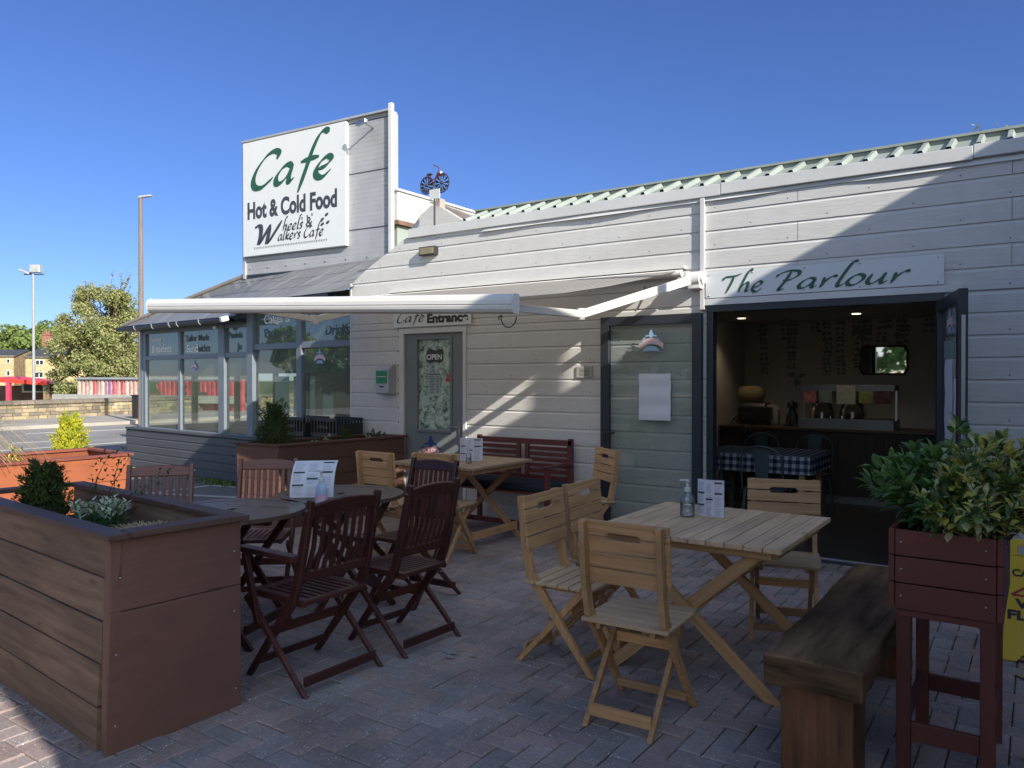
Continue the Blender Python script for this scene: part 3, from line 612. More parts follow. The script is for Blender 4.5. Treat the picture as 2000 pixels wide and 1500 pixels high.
# ice-cream crest, used on the door and the glass leaves
def crest(cx, cz, s, Y, par, world, X=(1, 0, 0), words=True, O=None, n_=(0, -1, 0)):
    X = vec(X).normalized(); N = vec(n_); O = vec((cx, Y, cz)) if O is None else vec(O)
    def P(x, z, d=0.0): return O + X * (x * s) + Vector((0, 0, z * s)) + N * d
    def tosub(mb, nm, mat): return mb.build(nm, mat, par, world)
    m = MB(); n = 22
    for k in range(n):
        a0, a1 = R(155 - 130 * k / n), R(155 - 130 * (k + 1) / n)
        m.quad(P(.95 * math.cos(a0), -.55 + .62 * math.sin(a0), .001), P(.95 * math.cos(a1), -.55 + .62 * math.sin(a1), .001), P(.98 * math.cos(a1), -.2 + .66 * math.sin(a1), .001), P(.98 * math.cos(a0), -.2 + .66 * math.sin(a0), .001))
    tosub(m, 'crest_banner', pink_t if words else pink_l)
    m = MB()
    for (dx, dz, r) in ((0, .95, .10), (0, .80, .15), (0, .66, .19)): m.prism([(r * math.cos(t * .52), r * .62 * math.sin(t * .52)) for t in range(12)], P(dx, dz, .002 + dz * .001), X * s, (0, 0, s), .0008 / 1)
    m.prism([(-.16, .58), (.16, .58), (.10, .48), (-.10, .48)], P(0, 0, .0022), X * s, (0, 0, s), .0008)
    for sg in (-1, 1):
        for i in range(5):
            m.prism([(.075 * math.cos(t * .785) , .055 * math.sin(t * .785)) for t in range(8)], P(sg * (.26 + .1 * i), .62 - .055 * i * (1 + .2 * i) + .05 * (i % 2), .0024 + i * .0003), X * s, (0, 0, s), .0008)
    tosub(m, 'crest_cornet', blue_t if words else lblue_t)
    m = MB()
    for k in range(14):
        a0, a1 = R(160 - 140 * k / 14), R(160 - 140 * (k + 1) / 14)
        m.quad(P(.62 * math.cos(a0), -.5 + .1 * math.sin(a0), .0015), P(.62 * math.cos(a1), -.5 + .1 * math.sin(a1), .0015), P(.60 * math.cos(a1), -.5 + .42 * math.sin(a1), .0015), P(.60 * math.cos(a0), -.5 + .42 * math.sin(a0), .0015))
    tosub(m, 'crest_field', lblue_t)
    if words:
        w_ = 'NEW FOREST'
        for i, c in enumerate(w_):
            if c == ' ': continue
            a = R(140 - 100 * i / (len(w_) - 1)); q = P(.965 * math.cos(a) - .06, -.42 + .66 * math.sin(a), .003)
            tx = Vector((math.sin(a), 0, -math.cos(a) * .6)); tx = X * tx.x + Vector((0, 0, tx.z)); tx.normalize()
            text(c, .23 * s, q, tx, N.cross(tx) if N.cross(tx).z > 0 else -N.cross(tx), white_t, 'crest_lettering', par, world, .004 * s)
crest(dx0 + .38, .62, .23, yd0 - .001, door, False)
# parlour header, threshold, fixed frame
ph = MB(); ph.box((PX0, YW - .03, PZ - .055), (PX1, YW + .07, PZ + .012)); ph.box((PX0, YW - .028, 0.0), (PX0 + .06, YW + .07, PZ - .055)); ph.box((PX1 - .05, YW - .028, 0.0), (PX1, YW + .07, PZ - .055)); ph.box((PX0, YW - .06, 0.0), (PX1, YW + .03, .022))
ph.build('door_surround', anth, bld, True, 0.003)
th = MB(); th.box((PX0 + .07, YW - .03, .024), (PX1 - .06, YW + .0, .045)); th.box((PX0 + .07, YW + .008, .024), (PX1 - .06, YW + .03, .04)); th.build('threshold', steel, bld, True, 0.003)
hs = MB(); hs.box((PX0 - .045, YW - .04, 2.135), (PX1 + .12, YW - .016, 2.19)); hs.build('lintel_trim', white_p, bld, True, 0.003)
# left glazed leaf folded back against the wall, right leaf standing out
def leaf(name, O, d, w_, hz=(0.02, 2.07)):
    O = vec(O); d = vec(d).normalized(); m = MB(); t = .055; f = .085; z0, z1 = hz
    e = O + d * w_; up = (0, 0, 1)
    sd = d.cross(vec(up)).normalized()
    for a, b_ in ((O + d * (f / 2), 0), (e - d * (f / 2), 0)): m.beam(a + Vector((0, 0, z0)), a + Vector((0, 0, z1)), f, t, sd)
    m.beam(O + d * f + Vector((0, 0, z1 - f / 2)), e - d * f + Vector((0, 0, z1 - f / 2)), t - .002, f); m.beam(O + d * f + Vector((0, 0, z0 + f / 2 + .02)), e - d * f + Vector((0, 0, z0 + f / 2 + .02)), t - .002, f + .04)
    lf = m.build(name, anth, bld, True, 0.004)
    gm = MB(); a = O + d * f; c = e - d * f; gm.quad(a + Vector((0, 0, z0 + f)), c + Vector((0, 0, z0 + f)), c + Vector((0, 0, z1 - f)), a + Vector((0, 0, z1 - f)))
    gm.build('pane', glass_d, lf); return lf, O, d, e, sd
LY = YW - .075
lf1, O1, d1, e1, s1 = leaf('glazed_door', (PX0 - .02, LY, 0), (-1, 0, 0), .99)
h1 = MB(); h1.beam((e1.x + .045, LY - .06, .99), (e1.x + .17, LY - .07, .99), .018, .022); h1.beam((e1.x + .045, LY - .06, .99), (e1.x + .045, LY - .028, .99), .018, .018); h1.box((e1.x + .03, LY - .036, .78), (e1.x + .06, LY - .0285, 1.03))
h1.build('handle', iron, lf1, False, .003)
crest(-2.93, 1.80, .135, LY - .006, lf1, False, words=False)
nm = MB(); rows = 12; v0 = W(1248, 730, LY - .01); v1 = W(1310, 822, LY - .01)
for i in range(rows + 1):
    z = v0.z + (v1.z - v0.z) * i / rows; nm.v += [(v0.x, LY - .012 - .004 * math.sin(i * 1.3), z), (v1.x, LY - .012 - .004 * math.sin(i * 1.3 + .5), z)]
nm.f = [(2 * i, 2 * i + 2, 2 * i + 3, 2 * i + 1) for i in range(rows)]; nm.uv = [[(0, 0)] * 4] * rows; nm.mi = [0] * rows; nm.sm = [True] * rows
nm.build('notice', paper, lf1)
lf2, O2, d2, e2, s2 = leaf('glazed_door', (PX1 - .03, YW - .02, 0), (.235, -.97, 0), .93)
st2 = MB(); pz = e2 - d2 * 0.0; st2.beam(e2 + d2 * .004 + Vector((0, 0, .25)), e2 + d2 * .004 + Vector((0, 0, 1.9)), .022, .006, d2); st2.build('lock_strip', steel, lf2)
def onleaf(s_, z, off=-.008): return O2 + d2 * s_ + s2 * off + Vector((0, 0, z))
q = [onleaf(.0, 0, 0)]
sgn = -1 if (s2.x > 0) else 1
def lq(mb, s0, s1_, z0, z1, off, wob=0.0, n=12):
    vs = []
    for i in range(n + 1):
        z = z0 + (z1 - z0) * i / n; ww = wob * math.sin(i * 1.1); vs += [onleaf(s0 + ww, z, off), onleaf(s1_ + ww * .8, z, off)]
    mb.add(vs, [(2 * i, 2 * i + 1, 2 * i + 3, 2 * i + 2) for i in range(n)])
m = MB(); lq(m, .30, .60, 1.02, 1.63, sgn * .010, .015); m.build('notice', paper, lf2)
m = MB(); lq(m, .29, .70, 1.635, 1.76, sgn * .013, .003, 6); m.build('notice', painted('grey_paper', (.20, .26, .26), .5), lf2)
m = MB(); lq(m, .67, .80, 1.14, 1.50, sgn * .010, .012); m.build('notice', paper, lf2)
crest(0, 0, .13, 0, lf2, False, X=-d2 if False else d2, words=False, O=onleaf(.50, 1.86, sgn * .01), n_=-s2 if s2.x > 0 else s2)
# parlour room shell
rm = MB(); RX0, RX1, RY1, RZ = -3.4, 1.6, 10.6, 2.24
rm.box((RX0 - .1, YW + .14, 0), (RX0, RY1, RZ + .1)); rm.box((RX0 - .1, RY1, 0), (RX1 + .1, RY1 + .1, RZ + .1)); rm.box((RX1, YW + .14, 0), (RX1 + .1, RY1, RZ + .1))
MB().box((RX0, YW + .14, RZ), (RX1, RY1, RZ + .08)).build('ceiling', inner_c, bld, True)
MB().box((RX0, YW + .04, -.02), (RX1, RY1, .016)).build('room_floor', floor_d, bld, True)
vb = MB()                                             # printed leaf mural hanging from the ceiling line
for i in range(34):
    x = random.uniform(RX0 + .15, RX1 - 1.2); L = random.choice([.12, .2, .3, .35, .5, .75]) * random.uniform(.7, 1.1)
    z = RZ - .03
    while z > RZ - .03 - L:
        x += random.uniform(-.012, .012)
        for sg in (-1, 1):
            c0 = Vector((x + sg * random.uniform(.022, .04), RY1 - .004 - random.uniform(0, .003), z)); a = R(random.uniform(-70, 10)); a = a if sg > 0 else math.pi - a; u = Vector((math.cos(a), 0, math.sin(a))); v_ = Vector((-u.z, 0, u.x)); q_ = random.uniform(.024, .042)
            vb.add([c0 - u * q_, c0 - u * q_ * .4 + v_ * q_ * .5, c0 + u * q_ * .4 + v_ * q_ * .5, c0 + u * q_, c0 + u * q_ * .4 - v_ * q_ * .5, c0 - u * q_ * .4 - v_ * q_ * .5], [(0, 1, 2, 3, 4, 5)])
        z -= random.uniform(.04, .08)
for a in (25, 150, 265, 300): u = Vector((math.cos(R(a)), 0, math.sin(R(a)))); v_ = Vector((-u.z, 0, u.x)); c0 = Vector((-2.7, RY1 - .008, 1.5)); vb.add([c0, c0 + u * .08 + v_ * .03, c0 + u * .14, c0 + u * .06 - v_ * .03], [(0, 1, 2, 3)])
rm.add(vb.v, vb.f, None, 1); rm.build('room_wall', [inner_w, painted('mural_green', (.20, .21, .19), .8)], bld, True)
# small grey gable ends and white wall seen over the left end of the roof
gq = [W(*p_, 7.0) for p_ in ((806, 448), (915, 448), (905, 430), (868, 408), (846, 402), (826, 420))]
gb = MB(); gb.prism([(p_.x, p_.z) for p_ in gq], (0, 7.0, 0), (1, 0, 0), (0, 0, 1), .06); gb.build('roof_hip', wall_m, bld, True)
gq = [W(*p_, 7.3) for p_ in ((850, 398), (872, 402), (945, 430), (905, 432))]
gb = MB(); gb.prism([(p_.x, p_.z) for p_ in gq], (0, 7.3, 0), (1, 0, 0), (0, 0, 1), .3); q_ = W(848, 400, 6.98); gb.box((q_.x + .01, 7.0, q_.z - .06), (q_.x + .07, 7.1, q_.z + .07)); gb.build('hip_capping', painted('pinkish_capping', (.33, .29, .26), .7), bld, True)

# ================================================================== CONSERVATORY + SIGN TOWER
con = thing('conservatory', 'glazed lean-to with blue grey frames and dark plank base left of the cafe', 'building', (-10, 7, 0))
P0 = Vector((-13.0, 7.2, 0)); P1 = Vector((-6.9, 6.66, 0)); P0 = onp(281, 700, P0, P1); P0.z = 0; cd = (P1 - P0).normalized(); cn = Vector((cd.y, -cd.x, 0))
def cs(px): return (onp(px, 700, P0, P1) - P0).dot(cd)
def cp(s_, z, out=0.0): return P0 + cd * s_ + cn * out + Vector((0, 0, z))
LEN = (P1 - P0).length; sA, sB, sC, sD, sE, sF = 0.12, cs(354), cs(437), cs(493), cs(588), LEN - .03
fm = MB()
def post(s_, wd, z0, z1, dp=.07, out=0.0): fm.beam(cp(s_, z0, out), cp(s_, z1, out), dp, wd, cd)
def rail(s0, s1_, z, h, dp=.07, out=0.0): fm.beam(cp(s0, z, out), cp(s1_, z, out), dp, h)
post(.06, .14, .60, 2.30); post(sB, .08, .66, 2.26); post(sC, .17, .62, 2.30, .09); post(sD + .02, .15, .60, 2.50, .10, .01)
post(sE, .11, .62, 2.42, .08); post(sF, .07, .60, 2.46, .08)
rail(.12, sD - .05, 2.27, .08, .068); rail(.12, sD - .05, 1.83, .07, .066); rail(.12, sD - .05, .65, .06, .068)
rail(sD + .09, sF - .03, 2.46, .10, .072); rail(sD + .09, sF - .03, 1.93, .085, .07); rail(sD + .09, sF - .03, .65, .06, .07)
fm.build('window_frame', frame_g, con, True, .008)
gl_list = [(.13, sB - .04, .68, 1.795), (sB + .04, sC - .085, .68, 1.795), (sC + .085, sD - .055, .68, 1.795), (.13, sB - .04, 1.865, 2.23), (sB + .04, sC - .085, 1.865, 2.23), (sC + .085, sD - .055, 1.865, 2.23),
           (sD + .095, sE - .055, .68, 1.887), (sE + .055, sF - .035, .68, 1.887), (sD + .095, sE - .055, 1.973, 2.41), (sE + .055, sF - .035, 1.973, 2.41)]
for a, b_, z0, z1 in gl_list:
    MB().quad(cp(a, z0), cp(b_, z0), cp(b_, z1), cp(a, z1)).build('pane', glass, con, True)
blind_m = painted('roller_blind', (.20, .245, .23), .8, .12, .2, 3)
for a, b_, z0, z1 in gl_list[:3]: MB().quad(cp(a, 1.53, -.006), cp(b_, 1.53, -.006), cp(b_, 2.24, -.006), cp(a, 2.24, -.006)).build('roller_blind', blind_m, con, True)
for a, b_, z0, z1 in gl_list[6:8]: MB().quad(cp(a, 1.56, -.006), cp(b_, 1.56, -.006), cp(b_, 2.42, -.006), cp(a, 2.42, -.006)).build('roller_blind', blind_m, con, True)
# base cladding
bs = MB()
for k in range(5):
    a = .02 + k * .125; e = a + .125
    vs = [cp(-.28, a, .16), cp(LEN, a, .16), cp(LEN, a + .100, .165), cp(-.28, a + .100, .165), cp(LEN, e, .14), cp(-.28, e, .14)]
    bs.add(vs, [(0, 1, 2, 3), (3, 2, 4, 5)])
bs.beam(cp(-.30, .655, .07), cp(LEN, .655, .07), .22, .03); bs.beam(cp(-.30, -.05, .10), cp(-.30, .64, .10), .1, .06, cd); bs.beam(cp(-.26, -.05, -.1), cp(-.26, .64, -.1), .4, .05, cd)
bs.quad(cp(-.28, -.1, .15), cp(LEN, -.1, .15), cp(LEN, .03, .15), cp(-.28, .03, .15))
bs.build('base_cladding', base_m, con, True)
# left end glazing, back wall, floor
E0 = P0.copy(); E1 = Vector((P0.x + .1, 10.6, 0)); em = MB()
for t in (0.0, .27, .52, .77, 1.0): q = E0.lerp(E1, t); em.beam(q + Vector((0, 0, .6)), q + Vector((0, 0, 2.3)), .07, .09, (0, 1, 0))
for z in (.65, 1.83, 2.27): em.beam(E0 + Vector((0, .05, z)), E1 + Vector((0, -.05, z)), .06, .07)
em.build('end_window_frame', frame_g, con, True)
MB().quad(E0 + Vector((0, .04, .68)), E1 + Vector((0, 0, .68)), E1 + Vector((0, 0, 2.24)), E0 + Vector((0, .04, 2.24))).build('end_pane', glass, con, True)
MB().box((P0.x - .05, 7.35, -.1), (P0.x + .05, 10.6, .62)).build('end_base_wall', base_m, con, True)
MB().box((P0.x, 10.6, -.1), (-5.9, 10.7, 3.0)).build('back_wall', inner_w, con, True)
MB().box((P0.x + .05, 7.3, -.05), (-6.3, 10.6, .03)).build('room_floor', pave_m, con, True)
# roof
TW0 = Vector((-10.36, 7.62, 0)); TW1 = Vector((-7.46, 7.84, 0)); td = (TW1 - TW0).normalized(); tn = Vector((td.y, -td.x, 0))
g0 = cp(-.20, 2.36, .26); g1 = cp(sD - .02, 2.36, .26); g2 = cp(sD - .02, 2.54, .26); g3 = cp(LEN + .1, 2.54, .26)
r0 = TW0 + Vector((0, .05, 3.12)); r1 = TW1 + Vector((.7, .05, 3.22))
rmid = r0.lerp(r1, .30)
rr = MB(); rr.quad(g0, g1, rmid, r0, [(0, 0), (3.6, 0), (3.4, 1.3), (2.6, 1.3)]); rr.quad(g2, g3, r1, rmid, [(3.6, 0), (6.4, 0), (6.2, 1.2), (3.4, 1.2)]); rr.add([g1, g2, rmid], [(0, 1, 2)], [(3.6, 0), (3.6, .1), (3.4, 1.3)])
bk = Vector((P0.x - .25, 10.8, 2.36)); rr.add([bk, g0, r0, Vector((-10.4, 10.8, 3.1))], [(0, 1, 2, 3)], [(0, 0), (3.6, 0), (3.4, 2), (0, 2)]); rr.quad(r0, r1, r1 + Vector((0, 3, 0)), r0 + Vector((0, 3, 0)))
rr.build('roof', roof_m, con, True)
hp = MB(); hp.tube([g0 + Vector((0, 0, .02)), r0 + Vector((0, 0, .03))], .035, 8); hp.build('hip_tiles', painted('hip_tile_grey', (.17, .15, .13), .7), con, True)
gt = MB()
for a, b_ in ((cp(-.26, 2.335, .30), cp(sD - .06, 2.335, .30)), (cp(sD + .02, 2.51, .30), cp(LEN - .1, 2.51, .30))):
    n = 7; vs = []
    for q in (a, b_):
        for k in range(n): an = math.pi + math.pi * k / (n - 1); vs.append(q + cn * (math.cos(an) * .06) + Vector((0, 0, math.sin(an) * .065)))
        vs += [q + cn * .055, q - cn * .055]
    m_ = n + 2; gt.add(vs, [(k, (k + 1) % m_, (k + 1) % m_ + m_, k + m_) for k in range(m_ - 1)], None, 0, True)
gt.beam(cp(-.2, 2.31, .10), cp(sD - .05, 2.31, .10), .2, .06)
gt.build('gutter', anth, con, True)
gk = MB()
for s_ in (.45, 1.05, 1.6, 1.85, 2.5): 
    gk = MB(); gk.tube([cp(s_, 2.345, .37), cp(s_, 2.30, .365), cp(s_, 2.265, .33)], .006, 6); gk.build('gutter_bracket', galv, con, True)
# tower
tw = MB(); H0, H1 = 3.06, 5.20; Lt = (TW1 - TW0).length
def tp(s_, z, out=0.0): return TW0 + td * s_ + tn * out + Vector((0, 0, z))
k = 0; z = H0
while z < H1 - .01:
    e = min(z + .066, H1); h0 = .0; tw.add([tp(0, z, 0), tp(Lt, z + .1 * 0, 0), tp(Lt, e - .008, .004), tp(0, e - .008, .004), tp(Lt, e, -.004), tp(0, e, -.004)], [(0, 1, 2, 3), (3, 2, 4, 5)]); z = e
tw.prism([(0, H0), (Lt, H0), (Lt, H1), (0, H1)], TW0 - tn * .09, td, (0, 0, 1), .16)
towr = tw.build('sign_tower', tower_m, con, True)
jt = MB()
for zz in (3.62, 4.42, 5.14): jt.beam(tp(0, zz, .004), tp(Lt, zz, .004), .006, .012)
jt.beam(tp(.0, H0 + .03, .004), tp(Lt, H0 + .03, .004), .01, .06); jt.build('cladding_joint', anth, towr)
tt = MB(); tt.beam(tp(-.02, H0, .0), tp(-.02, H1, .0), .06, .06, td); tt.beam(tp(-.05, H1 + .015, -.05), tp(Lt, H1 + .015, -.05), .2, .03); tt.build('tower_edging', galv, towr, False, .003)
tt = MB(); tt.beam(tp(Lt + .03, H0 - .25, .02), tp(Lt + .03, H1 + .10, .02), .06, .06, td); tt.build('corner_upright', white_p, towr, False, .004)
bo = MB()
for i in range(8): bo.sph(tp(Lt - .03, 3.3 + i * .26, .008), .012, 8, 5)
for i in range(7): bo.sph(tp(.1 + i * .4, 3.22, .008), .012, 8, 5)
bo.build('fixings', steel, towr)
# white gable wall behind
wx = -7.38
wg = MB(); wg.box((wx - .1, 7.9, 3.69), (wx, 11.5, 4.10)); wg.box((wx - .12, 7.88, 4.10), (wx + .03, 11.5, 4.13)); wg.build('white_parapet', white_p, con, True)
wg = MB(); wg.box((wx - .09, 7.9, 2.6), (wx - .01, 11.5, 3.62)); wg.build('flank_wall', green_r, con, True); wg = MB(); wg.box((wx - .10, 7.85, 3.625), (wx + .06, 11.5, 3.685)); wg.build('flank_coping', rusty, con, True)
wg = MB()
for y in (8.35, 9.0, 9.7): wg.box((wx + .001, y, 3.72), (wx + .012, y + .04, 4.09))
wg.build('parapet_joints', galv, con, True)

# chalk lettering on the panes (parts of the conservatory)
def ctext(t, size, s_, z, mat, w_): text(t, size, cp(s_, z, .003), cd, UP, mat, 'window_lettering', con, True, .002, fitw=w_)
ctext('Serving', .13, .30, 2.09, chalk, .32); ctext('Breakfasts', .17, .30, 1.92, chalk, .66)
ctext('Tailor Made', .14, sB + .14, 2.07, chalk_d, .72); ctext('Sand', .17, sB + .18, 1.90, chalk, .34); ctext('wiches', .17, sB + .53, 1.90, chalk_d, .36)
ctext('Paninis', .13, sC + .13, 2.08, chalk_d, .38); ctext('Ja', .14, sC + .38, 1.91, chalk_d, .13)
ctext('Cakes &', .17, sD + .30, 2.25, chalk, .62); ctext('Pastries', .17, sD + .30, 2.06, chalk_d, .66)
ctext('Hot & Cold', .16, sE + .16, 2.26, chalk_d, .74); ctext('Drinks', .18, sE + .52, 2.05, chalk_d, .48)
crest(0, 0, .11, 0, con, True, X=cd, words=False, O=cp(sB + .42, 1.66, .01), n_=cn); crest(0, 0, .13, 0, con, True, X=cd, words=False, O=cp(sE + .42, 1.74, .01), n_=cn)
m = MB(); 
for s_, w_, z0, z1 in ((sD + .42, .34, .98, 1.52), (sD + .86, .1, .98, 1.52), (sE + .08, .10, .98, 1.52), (sE + .35, .22, .80, 1.28)): m.quad(cp(s_, z0, -.09), cp(s_ + w_, z0, -.09), cp(s_ + w_, z1, -.09), cp(s_, z1, -.09))
m.build('window_poster', painted('pale_poster', (.55, .66, .66), .5, .1), con, True)

# ---- signs: separate things fixed to the building
def board(name, label, O, X, w_, h_, t, mat=white_s):
    X = vec(X).normalized(); N = X.cross(UP); o = thing(name, label, 'sign', tuple(O)); c = vec(O)
    MB().prism([(0, 0), (w_, 0), (w_, h_), (0, h_)], c + N * (t / 2), X, UP, t).build('panel', mat, o, True, .003); return o, X, N
s0 = onp(483, 400, TW0, TW1); s1_ = onp(681, 400, TW0, TW1); zt = onp(681, 241, TW0, TW1).z; zb = onp(681, 481, TW0, TW1).z
sg_o, sX, sN = board('cafe_sign', 'large white Cafe sign with green script fixed to the grey tower', Vector((s0.x, s0.y, zb)) + tn * .004, td, (s1_ - s0).length, zt - zb, .07)
O_ = Vector((s0.x, s0.y, zb)) + tn * .076; SW = (s1_ - s0).length; SH = zt - zb
def sxy(u, v): return O_ + td * (SW * u) + UP * (SH * v)
brush('Cafe', SH * .365, sxy(.075, .585), td, UP, green_t, 'script_lettering', sg_o, nib=.11, ang=50, fitw=SW * .80, shear=.20, thin=.03)
text('Hot & Cold Food', SH * .200, sxy(.045, .328), td, UP, grey_t, 'block_lettering', sg_o, True, .0125, fitw=SW * .875)
brush('heels', SH * .115, sxy(.405, .185), td, UP, grey_t, 'script_lettering', sg_o, nib=.10, fitw=SW * .20, thin=.035)
brush('alkers Cafe', SH * .115, sxy(.36, .105), td, UP, grey_t, 'script_lettering', sg_o, nib=.10, fitw=SW * .44, thin=.035)
brush('W', SH * .20, sxy(.11, .095), td, UP, grey_t, 'script_lettering', sg_o, nib=.14, fitw=SW * .27, thin=.03)
text('&', SH * .12, sxy(.635, .19), td, UP, grey_t, 'ampersand', sg_o, True, .003)
tk = MB()
for i in range(46): q = O_ + td * (SW * (.12 + .72 * i / 46)) + UP * (SH * .055); tk.prism([(0, 0), (.009, 0), (.019, .014), (.010, .014)], q + tn * .001, td, UP, .001); tk.prism([(.010, .016), (.019, .016), (.009, .03), (0, .03)], q + tn * .001, td, UP, .001)
tk.build('tyre_track', grey_t, sg_o, True)
fp = MB()
for (u, v_, a) in ((.79, .235, 25), (.83, .27, 25), (.79, .195, 25), (.84, .205, 25)):
    q = O_ + td * (SW * u) + UP * (SH * v_) + tn * .001; fp.prism([(.04 * math.cos(t * .6) , .02 * math.sin(t * .6)) for t in range(10)], q, (td * math.cos(R(a)) + UP * math.sin(R(a))), (UP * math.cos(R(a)) - td * math.sin(R(a))), .001)
for (u, v_) in ((.60, .262), (.65, .272), (.695, .283)):
    for (dx, dz, r) in ((0, 0, .012), (-.016, .018, .006), (-.004, .024, .006), (.01, .022, .006)): fp.prism([(r * math.cos(t * .785), r * math.sin(t * .785)) for t in range(8)], O_ + td * (SW * u + dx) + UP * (SH * v_ + dz) + tn * .001, td, UP, .001)
fp.build('footprints', grey_t, sg_o, True)
lp = MB(); q = tp(Lt - .30, 5.02, .0); lp.beam(q, q + tn * .26 + UP * .02, .02, .02); lp.beam(q + tn * .22 - td * .11, q + tn * .27 + td * .10 + UP * .01, .05, .05)
lo = thing('tower_floodlight', 'small floodlight on an arm at the top of the grey sign tower', 'lamp', tuple(q)); lp.build('lamp_head', steel, lo, True, .004)
q = tp(.0, 0, 0)
# The Parlour
a = W(1379, 598); z0 = 2.195; z1 = 2.42
po, pX, pN = board('parlour_sign', 'long white sign reading The Parlour over the wide open doorway', (-2.435, YW - .03, z0), (1, 0, 0), 1.835, .225, .012)
brush('The', .19, (-2.30, YW - .0445, z0 + .035), (1, 0, 0), UP, green_t, 'script_lettering', po, fitw=.36, nib=.085, shear=.2, thin=.025)
brush('Parlour', .19, (-1.86, YW - .0445, z0 + .035), (1, 0, 0), UP, green_t, 'script_lettering', po, fitw=1.0, nib=.085, shear=.2, thin=.025)
sc_m = MB()
for x in (-2.40, -2.02, -1.6, -1.18, -.64):
    for z in (z0 + .022, z0 + .203): sc_m.sph((x, YW - .043, z), .007, 8, 5)
sc_m.build('fixings', steel, po, True)
# Cafe Entrance
eo, eX, eN = board('entrance_sign', 'small white Cafe Entrance sign above the grey cafe door', (-6.16, YW - .03, 2.075), (1, 0, 0), 1.13, .20, .012)
brush('Cafe', .15, (-6.11, YW - .0445, 2.13), (1, 0, 0), UP, black_t, 'script_lettering', eo, fitw=.42, nib=.06, shear=.2, thin=.02)
text('\u00b4', .2, (-5.76, YW - .0445, 2.09), (1, 0, 0), UP, black_t, 'accent', eo)
text('Entrance', .135, (-5.65, YW - .0445, 2.115), (1, 0, 0), UP, black_t, 'block_lettering', eo, True, .006, fitw=.58)

# ================================================================== AWNING
aw = thing('awning', 'long cream folding-arm awning pulled out over the cafe wall', 'awning', (-4.8, YW, 0))
BL = Vector((-6.9, 4.04, 2.17)); BR = Vector((-2.76, 4.04, 1.965)); WLz, WRz = 2.49, 2.47
ws = MB(); ws.box((-6.2, YW - .075, 2.475), (-2.62, YW - .016, 2.50)); ws.tube([(-6.85, YW - .07, 2.43), (-2.64, YW - .07, 2.43)], .035, 10); ws.build('wall_rail', cream_p, aw, True)
fb = MB(); vs = []; nn_ = 24
for i in range(nn_ + 1):
    t = i / nn_; a = Vector((-6.8, YW - .08, 2.455)).lerp(Vector((-2.68, YW - .08, 2.455)), t); b_ = BL.lerp(BR, .008 + .984 * t) + Vector((0, .04, .045))
    for k in range(5): f = k / 4; q = a.lerp(b_, f); q.z -= .03 * math.sin(math.pi * f); vs.append(q)
fb.add(vs, [(i * 5 + k, i * 5 + k + 1, (i + 1) * 5 + k + 1, (i + 1) * 5 + k) for i in range(nn_) for k in range(4)], None, 0, True); fb.build('canopy_cloth', awn_m, aw, True)
prof = [(0.03, .075), (-.02, .078), (-.052, .062), (-.066, .03), (-.068, .002), (-.063, -.004), (-.066, -.012), (-.062, -.035), (-.048, -.055), (-.02, -.066), (.015, -.066), (.03, -.05), (.034, 0)]
fbm = MB(); prof = [(y * .9, z * .88) for y, z in prof]; vs = [BL + Vector((0, y, z)) for y, z in prof] + [BR + Vector((0, y, z)) for y, z in prof]; n = len(prof)
fbm.add(vs, [(k, (k + 1) % n, (k + 1) % n + n, k + n) for k in range(n)], None, 0, False); fbm.build('front_bar', cream_p, aw, True)
for e, sg in ((BL, -1), (BR, 1)): MB().prism([(y * 1.05, z * 1.06) for y, z in prof], e + Vector((sg * .006, 0, 0)), (0, 1, 0), (0, 0, 1), .010).build('end_cap', cream_p, aw, True, .003)
def arm(sh, el, at, nm='folding_arm'):
    m = MB(); m.beam(sh, el, .045, .075, taper=.85); m.beam(el, at, .04, .06, taper=.85); m.tube([el + Vector((0, 0, -.045)), el + Vector((0, 0, .045))], .033, 12); m.build(nm, cream_p, aw, True, .006)
shR = W(1345, 548, YW - .14); elR = Dp(1134, 614, 5.96); arm(shR, elR, BR + Vector((-.12, .03, -.005)))
elL = Dp(614, 624, 7.5); arm(Vector((-6.05, YW - .14, 2.36)), elL, BL + Vector((1.1, .03, -.04)))
sm = MB(); q = W(1358, 545, YW - .08); sm.tube([q + Vector((-.07, 0, 0)), q + Vector((.05, 0, 0))], .065, 14); sm.tube([q + Vector((.05, 0, 0)), q + Vector((.075, 0, 0))], .05, 14); sm.box((q.x - .06, YW - .12, q.z - .09), (q.x + .06, YW - .016, q.z + .05)); sm.build('shoulder', cream_p, aw, True, .008)
cb = MB(); q = W(1255, 585, YW - .02); cb.tube([q + Vector((.02, 0, .12)), q + Vector((.02, -.02, .04)), q, q + Vector((-.05, 0, -.09))], .004, 6); cb.build('cable', iron, aw, True)
hk = MB(); q = W(1000, 618, 5.1); q = BR + Vector((.0, .0, -.075)); pts = []
for i in range(16): a_ = R(0 - i * 13); pts.append(Vector((q.x - .06 + .06 * math.cos(a_), q.y + .01, q.z + .065 * math.sin(a_) + .0)))
for i in range(8): a_ = R(20 + i * 30); pts.append(Vector((q.x - .125 + .014 * math.cos(a_), q.y + .01, q.z - .004 + .014 * math.sin(a_))))
ho = thing('basket_hook', 'black curled iron hook hanging below the right end of the awning bar', 'hook', tuple(q)); hk.tube(pts, .004, 6); hk.build('hook', iron, ho, True)

